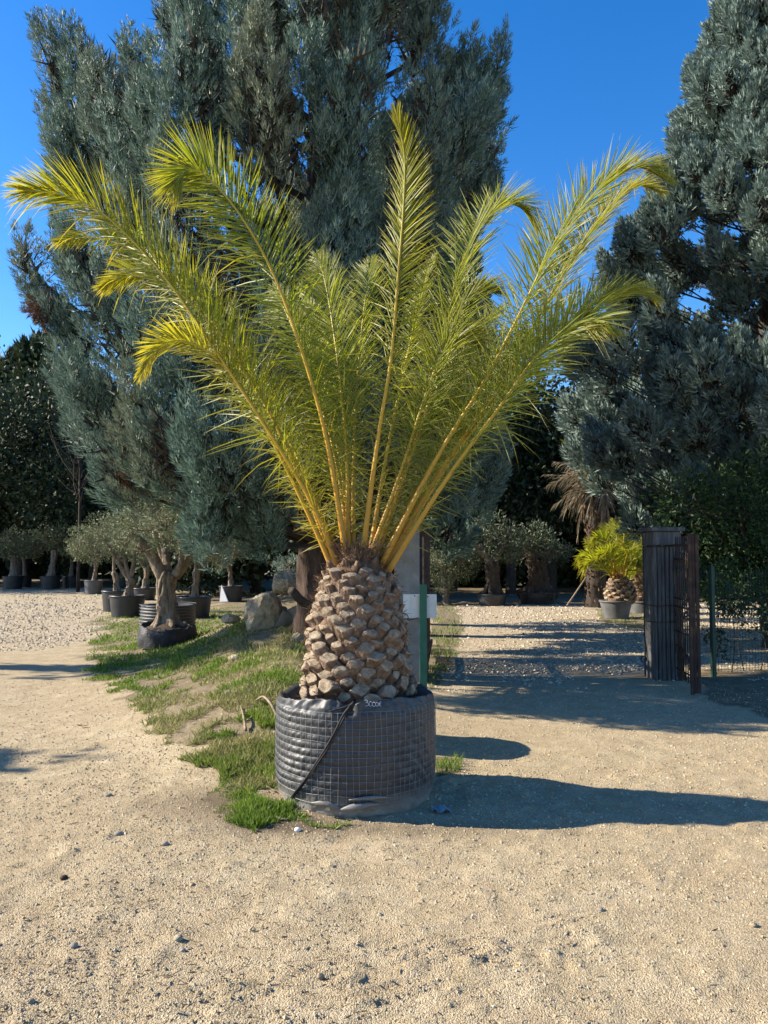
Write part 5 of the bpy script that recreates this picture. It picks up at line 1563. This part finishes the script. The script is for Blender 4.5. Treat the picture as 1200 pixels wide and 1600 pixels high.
mb = MB(); lathe(mb, PC, [(.44, .56), (.3, .575), (.05, .58)], 40, wob=.1); mb.build('soil', M['soil'], BAGROOT, True)
mb = MB()
aa = np.linspace(0, 2 * np.pi, 121)
for q in range(13):
    zz_ = .092 + .045 * q
    zc = zz_ + .004 * np.sin(aa * 3 + q) + .003 * np.sin(aa * 7 + q * 2)
    rr_ = bag_r(aa, zc, False) + .0075
    tube(mb, np.stack([PC[0] + rr_ * np.cos(aa), PC[1] + rr_ * np.sin(aa), zc], -1), .0010, 4, cap=False)
zv = np.linspace(.085, .632, 18)
for q in range(76):
    ang_ = q * 2 * np.pi / 76 + .006 * math.sin(q * 1.7)
    av = ang_ + .008 * np.sin(zv * 9 + q)
    rr_ = bag_r(av, zv, False) + .0088
    tube(mb, np.stack([PC[0] + rr_ * np.cos(av), PC[1] + rr_ * np.sin(av), zv], -1), .0009, 4, cap=False)
mb.build('wire_mesh', M['wire'], BAGROOT, False, 'stuff')

def bag_pt(px, py, off):
    """the point where the sight line meets the front of the bag, moved off its surface"""
    d = ray(px, py); t = 4.3
    while t < 5.5:
        p = d * t; p[2] += CAM_H
        rr = math.hypot(p[0] - PC[0], p[1] - PC[1])
        if rr <= float(bag_r(np.array(math.atan2(p[1] - PC[1], p[0] - PC[0])), np.array(p[2]))) + off: return p
        t += .004
    return p
mb = MB()
tube(mb, spline([bag_pt(*q, .012) for q in ((553, 1096), (545, 1106), (536, 1118), (524, 1142), (511, 1166), (497, 1188), (480, 1214), (466, 1232), (455, 1246))], 40), .0075, 7, .15, 3)
tube(mb, spline([bag_pt(*q, .012) for q in ((556, 1098), (548, 1106), (540, 1117), (527, 1142), (513, 1168), (500, 1188), (482, 1215), (468, 1234), (456, 1248))], 40), .0055, 7, .15, 4)
tube(mb, spline([bag_pt(*q, .012) for q in ((552, 1098), (540, 1104), (527, 1108), (514, 1112))], 16), .005, 7)
tube(mb, spline([bag_pt(*q, .014) for q in ((545, 1104), (552, 1100), (549, 1110), (543, 1108), (547, 1103))], 14), .007, 6)
mb.build('cord', M['rope'], BAGROOT, True)
# hand-written price and the fainter note, as pen strokes lying on the fabric
def strokes(mb, lines, r_, off=.006):
    for ln in lines:
        tube(mb, np.array([bag_pt(px, py, off) for px, py in spline([(x_, y_) for x_, y_ in ln], max(4, len(ln) * 4))]), r_, 4)
mb = MB()
def zero(cx, cy, rx=2.5, ry=3.3): return [(cx + rx * math.cos(t_), cy + ry * math.sin(t_)) for t_ in np.linspace(-1.6, 4.9, 10)]
strokes(mb, [[(570.0, 1094.2), (573.6, 1093.6), (574.4, 1096.0), (571.8, 1097.6)], [(571.8, 1097.6), (575.2, 1098.6), (575.2, 1102.2), (571.0, 1103.0)],
             zero(579.2, 1099.8, 2.5, 3.6), zero(584.3, 1100.4), zero(589.0, 1100.4, 2.2, 3.0),
             [(595.8, 1096.8), (593.6, 1097.0), (592.6, 1099.6), (593.2, 1102.6), (595.8, 1103.2)], [(591.4, 1098.9), (595.2, 1098.9)], [(591.4, 1100.9), (594.8, 1100.9)]], .0012)
mb.build('price_writing', M['chalk'], BAGROOT)
mb = MB()
strokes(mb, [[(504.5, 1140.6), (504.5, 1136.6), (507.0, 1136.6), (507.0, 1138.6), (504.6, 1138.7)], [(511.4, 1137.0), (509.2, 1137.2), (509.0, 1140.0), (511.4, 1140.6)], [(513.3, 1140.3), (513.5, 1140.7)],
             [(515.2, 1137.4), (517.2, 1137.2), (517.0, 1138.8), (515.2, 1140.7), (517.5, 1140.9)], [(521.0, 1137.2), (519.2, 1137.2), (519.0, 1138.8), (521.0, 1139.2), (520.6, 1140.9), (519.0, 1140.9)]], .0009)
mb.build('faint_writing', M['wire'], BAGROOT)
# loose tucks of fabric at the foot
for k, (q0, q1, rr) in enumerate((((530, 1266), (592, 1256), .020), ((545, 1250), (612, 1246), .012), ((486, 1254), (532, 1262), .014))):
    p0, p1 = bag_pt(*q0, .02), bag_pt(*q1, .012)
    mb = MB(); tube(mb, spline([p0, (p0 + p1) / 2 + [0, -.02, .012], p1], 14), rr * np.sin(np.linspace(.15, 3.0, 14)) ** .7, 10, .45, 9 + k, tone=.7)
    mb.build('fabric_tuck', M['bag'], BAGROOT, True)

# a second low pot stands out of sight behind the bag; only its shade shows on the sand
pot('squat black pot directly behind the big wire-bound bag', (-.16, 6.42), .33, .46, name='nursery_pot')

# ------------------------------------------------------------------ potted palms farther back
def small_palm(label, px, top_py, Yc, tr_px, th_px, tips, mats, base_z, n_mul=1.0, Lm=.42, W=.018, group=None, r0=.022, start=.16):
    b = at(px, top_py + th_px, Yc); b[2] = base_z
    o = thing('date_palm', label, 'palm tree', b, group)
    t_ = at(px, top_py, Yc)
    r_ = tr_px * Yc / FPX
    mb = MB()
    tube(mb, spline([b, (b + t_) / 2, t_, t_ + [0, 0, r_ * .8]], 20), r_ * np.interp(np.linspace(0, 1, 20), [0, .35, .75, 1], [1.0, 1.02, .72, .3]), 20, .2, 5)
    mb.build('trunk', M['fibre'], o, True)
    nst = 60
    hgt_ = t_[2] - b[2]
    for i_ in range(nst):
        f = i_ / nst; z = b[2] + .04 + hgt_ * f
        rr = r_ * float(np.interp(f * .75, [0, .35, .75, 1], [1.0, 1.02, .72, .3]))
        a = i_ * 2.39996
        s_ = bpy.data.objects.new('leaf_base', stub_meshes[i_ % 9]); COL.objects.link(s_)
        s_.parent = o; s_.matrix_parent_inverse = WORLD[o.name].inverted()
        s_.location = (t_[0] + math.cos(a) * rr * .97, Yc + math.sin(a) * rr * .97, z)
        s_.rotation_euler = (R(20 + 25 * f), 0, a - math.pi / 2)
        q = r_ / .36 * random.uniform(.9, 1.2); s_.scale = (q, q, q * min(1.0, hgt_ / .5))
    for k, (tip, mid, dY, th, yel) in enumerate(tips):
        p0 = t_ + [random.uniform(-.5, .5) * r_, random.uniform(-.4, .4) * r_, -.02]
        ctrl = [p0, at((px + mid[0]) / 2, (top_py + mid[1]) / 2, Yc + dY * .25), at(*mid, Yc + dY * .6), at((mid[0] * .4 + tip[0] * .6), (mid[1] * .5 + tip[1] * .5) - 3, Yc + dY * .85), at(*tip, Yc + dY)]
        frond(o, ctrl, th, int(26 * n_mul), Lm, W, r0, mats, start, .5, 0.0, .15, False, nseg=22)
    return o
g = ground(970, 968); Yp = g[1] + .37
c_, h_ = pot('wide dark sloping pot holding the sunlit palm at the right of the drive', (g[0], Yp), 24.5 * Yp / FPX, 27 * Yp / FPX, 'plastic_dusty', taper=.76)
small_palm('yellow-green sunlit palm in a wide dark pot at the right of the drive', 969, 912, Yp, 21, 29,
           [((908, 877), (925, 868), -.3, (.8, 1), .2), ((914, 888), (930, 875), -.6, (.7, .8), .25), ((922, 852), (940, 850), .2, (.8, 1), .1), ((930, 842), (948, 845), -.2, (.5, .8), .1), ((944, 832), (956, 838), .4, (.4, .6), .1),
            ((960, 815), (964, 840), .1, (.3, .5), .15), ((978, 812), (975, 840), -.3, (.3, .4), .2), ((992, 818), (982, 836), .3, (.4, .6), .2), ((1006, 832), (993, 845), -.1, (.6, .8), .15), ((1012, 852), (997, 856), .3, (.8, .9), .1), ((1016, 872), (1000, 866), -.4, (.7, .8), .1),
            ((950, 860), (958, 866), -.9, (.4, .5), .25), ((985, 862), (980, 866), -.9, (.4, .5), .2), ((936, 868), (948, 868), -.7, (.6, .7), .2), ((970, 838), (970, 860), .7, (.2, .3), .05), ((1000, 884), (990, 874), -.7, (.6, .7), .1)],
           (M['rachis'], M['leaflet']), c_[2] + h_ * .86, 2.0, .42, .013)
c2 = at(1004, 962, Yp + 1.6)
c_, h_ = pot('grey pot half hidden by the slatted gate pillar', (c2[0], Yp + 1.6), .36, .30, 'plastic_dusty')
small_palm('rough pale-trunked palm half hidden by the slatted gate pillar', 1003, 893, Yp + 1.6, 17, 47,
           [((985, 850), (992, 868), -.2, (.5, .7), .15), ((1000, 822), (1002, 855), .2, (.4, .5), .1), ((1020, 830), (1012, 858), -.2, (.4, .6), .2), ((1035, 855), (1020, 868), .3, (.7, .8), .1), ((1040, 880), (1022, 880), -.2, (.8, .9), .2), ((975, 880), (988, 880), .1, (.8, .9), .1), ((982, 905), (992, 895), -.4, (.6, .6), .2)],
           (M['rachis'], M['leaflet']), c_[2] + h_ * .86, 1.7, .40, .013)

# the tall palm with a skirt of dead fronds
tb = at(931, 950, 22); tb[2] = 0
tall = thing('date_palm', 'tall slim-trunked palm with a skirt of dead brown fronds at the end of the drive', 'palm tree', tb)
mb = MB(); tt = at(931, 790, 22)
tube(mb, spline([tb - [0, 0, .1], tb + [.02, 0, 1.2], tt, tt + [0, 0, .5]], 30), np.interp(np.linspace(0, 1, 30), [0, .1, .6, .8, 1], [.34, .27, .25, .34, .22]), 18, .2, 3)
mb.build('trunk', M['dark_bark'], tall, True)
n = 420; a = RNG.uniform(0, 6.28, n); z = RNG.uniform(.1, tt[2] + .3, n)
mb = MB(); r_ = np.interp(z, [0, .3, 2, 3], [.33, .26, .25, .33])
leaves(mb, np.stack([tb[0] + r_ * np.cos(a), tb[1] + r_ * np.sin(a), z], -1), np.stack([np.cos(a) * .5, np.sin(a) * .5, np.full(n, .8)], -1), .12, .045)
mb.build('bark_scales', M['fibre'], tall, False, 'stuff')
for k, (mid, tip, dY) in enumerate((((905, 745), (852, 742), -.5), ((900, 728), (868, 722), .3), ((908, 760), (866, 790), -.3), ((906, 770), (880, 800), -.6), ((912, 775), (903, 838), -.2), ((946, 770), (952, 812), -.4), ((940, 768), (942, 808), -.6), ((955, 742), (982, 718), -.3), ((960, 750), (990, 735), .3), ((915, 735), (892, 700), .4), ((925, 775), (925, 812), -.7), ((898, 740), (858, 758), -.9))):
    p0 = tt + [random.uniform(-.12, .12), -.1, .25]
    ctrl = [p0, at((931 + mid[0]) / 2, (775 + mid[1]) / 2 - 6, 22 + dY * .3), at(*mid, 22 + dY * .7), at(*tip, 22 + dY)]
    ra = frond(tall, ctrl, (.6, .9), 24, .5, .020, .024, (M['twig'], M['leaflet_dead']), .2, .5, 0, .5, False, nseg=20)
    ra['label'] = 'dead brown frond'
for k, (mid, tip, dY) in enumerate((((920, 720), (905, 680), .5), ((935, 715), (940, 668), .2), ((948, 722), (975, 690), .4), ((928, 712), (925, 672), -.5), ((915, 730), (880, 690), -.2), ((955, 735), (1000, 712), -.3))):
    p0 = tt + [random.uniform(-.1, .1), 0, .35]
    ctrl = [p0, at((931 + mid[0]) / 2, (770 + mid[1]) / 2, 22 + dY * .3), at(*mid, 22 + dY * .7), at(*tip, 22 + dY)]
    frond(tall, ctrl, (.5, .8), 24, .5, .020, .024, (M['rachis'], M['leaflet']), .2, .5, .0, .2, False, nseg=20)
# leaning prop by the drive
mb = MB(); q0, q1 = at(886, 946, 21), at(916, 902, 21.4)
tube(mb, [q0, (q0 + q1) / 2, q1], .022, 6); tag(mb.build('wooden_prop', M['twig'], None, True), 'thin wooden prop leaning up to the right beside the tall palm trunk', 'pole')

# ================================================================== SMALL THINGS ON THE GROUND
def lie(name, label, cat, pts_px, r_, mat='twig', group=None, lift=.012, arch=0.0):
    pts = []
    for k, q in enumerate(pts_px):
        p = ground(*q); p[2] = float(ground_z(np.array(p[0]), np.array(p[1]))) + lift + arch * math.sin(math.pi * k / (len(pts_px) - 1)); pts.append(p)
    mb = MB(); tube(mb, spline(pts, 16), np.linspace(r_, r_ * .5, 16), 6, .2, 2)
    return tag(mb.build(name, M[mat], None, True), label, cat, group)
lie('twig', 'curved dry stick arching out of the slope to the left side of the bag', 'stick', ((437, 1132), (425, 1128), (412, 1112), (400, 1100)), .013, lift=.03, arch=.10)
lie('twig', 'pale forked stick standing on the grass edge below the bare dirt', 'stick', ((384, 1146), (380, 1130), (376, 1108)), .011, lift=.02, arch=.04)
lie('twig', 'pale straw-like stick lying in the lush grass by the bag foot', 'stick', ((405, 1226), (418, 1232), (430, 1240)), .007)
lie('twig', 'thin twig lying on the damp sand in front of the bag', 'stick', ((432, 1281), (440, 1283), (452, 1284)), .008)
def stones_at(items):
    for px, py, w, lb, mt in items:
        p = ground(px, py); k = p[1] / FPX; z0 = float(ground_z(np.array(p[0]), np.array(p[1])))
        import bmesh
        bm = bmesh.new(); bmesh.ops.create_icosphere(bm, subdivisions=2, radius=1)
        v = np.array([q.co[:] for q in bm.verts]); f = np.array([[q.index for q in ff.verts] for ff in bm.faces]); bm.free()
        v = v * (1 + .45 * (vnoise(v[:, 0] * 1.6 + px, v[:, 1] * 1.6 + v[:, 2], int(px)) - .5))[:, None] * np.array([w * k / 2, w * k / 2.3, w * k / 3.2])
        mb = MB(); mb.add(v @ rot_z(px).T + [p[0], p[1], z0 + w * k / 9], f)
        tag(mb.build('stone', M[mt], None, True), lb, 'stone', 'single stones lying on the sand')
stones_at([(384, 1272, 9, 'white stone at the foot of the grass just left of the bag', 'white_film'), (465, 1299, 11, 'white stone on the damp sand in front of the bag', 'white_film'),
           (186, 1304, 13, 'dark stone on the sand left of the damp patch', 'block'), (258, 1320, 12, 'grey stone below the damp patch, left of centre', 'block'), (99, 1370, 13, 'dark clod on the sand above the tyre prints', 'soil'),
           (170, 1242, 11, 'dark stone on the sand at the left, well above the tyre prints', 'block'), (300, 1383, 9, 'small tan stone in the middle left of the sand', 'rock'), (938, 1424, 11, 'grey stone on the open sand at the right', 'block'),
           (278, 1468, 15, 'grey stone in the cluster at the lower middle left', 'rock'), (286, 1486, 10, 'small grey stone just below the cluster at the lower middle left', 'block'), (115, 1480, 13, 'dark stone right of the tyre prints', 'block'),
           (858, 1490, 10, 'dark pebble at the lower right', 'block'), (310, 1556, 14, 'brown-grey stone near the bottom edge, left of centre', 'rock'), (48, 1570, 14, 'grey stone in the lower left corner', 'rock'), (500, 1530, 14, 'stone near the bottom edge at the middle', 'rock'), (1178, 1448, 13, 'tan stone by the right edge of the sand', 'rock'), (548, 1548, 10, 'small pale stone near the bottom edge at the middle', 'rock')])
q = ground(129, 1137)
mb = MB(); xx = np.linspace(-1, 1, 7)
v = np.array([(q[0] + t_ * .05, q[1] + s_ * .022 * (1 - t_ * t_) ** .5, .012 + float(ground_z(np.array(q[0]), np.array(q[1]))) + .012 * t_ * t_ + .006 * abs(s_)) for t_ in xx for s_ in (-1, 0, 1)])
mb.add(v, None, [(i_ * 3 + s_, i_ * 3 + s_ + 1, i_ * 3 + s_ + 4, i_ * 3 + s_ + 3) for i_ in range(6) for s_ in (0, 1)])
tag(mb.build('fallen_leaf', M['dead_leaf'], None, True), 'dry brown leaf on the sand at the left', 'leaf')
q = ground(690, 1270)
mb = MB(); n = 9
v = np.array([(q[0] - .06 + .12 * i_ / 8, q[1] - .02 + .045 * j_, .016 + .012 * math.sin(i_ * 1.3 + j_)) for i_ in range(9) for j_ in range(3)])
mb.add(v, None, [(i_ * 3 + j_, i_ * 3 + j_ + 3, i_ * 3 + j_ + 4, i_ * 3 + j_ + 1) for i_ in range(8) for j_ in (0, 1)])
tag(mb.build('plastic_scrap', M['scrap'], None, True), 'crumpled pale blue plastic scrap at the shaded right foot of the bag', 'plastic scrap')
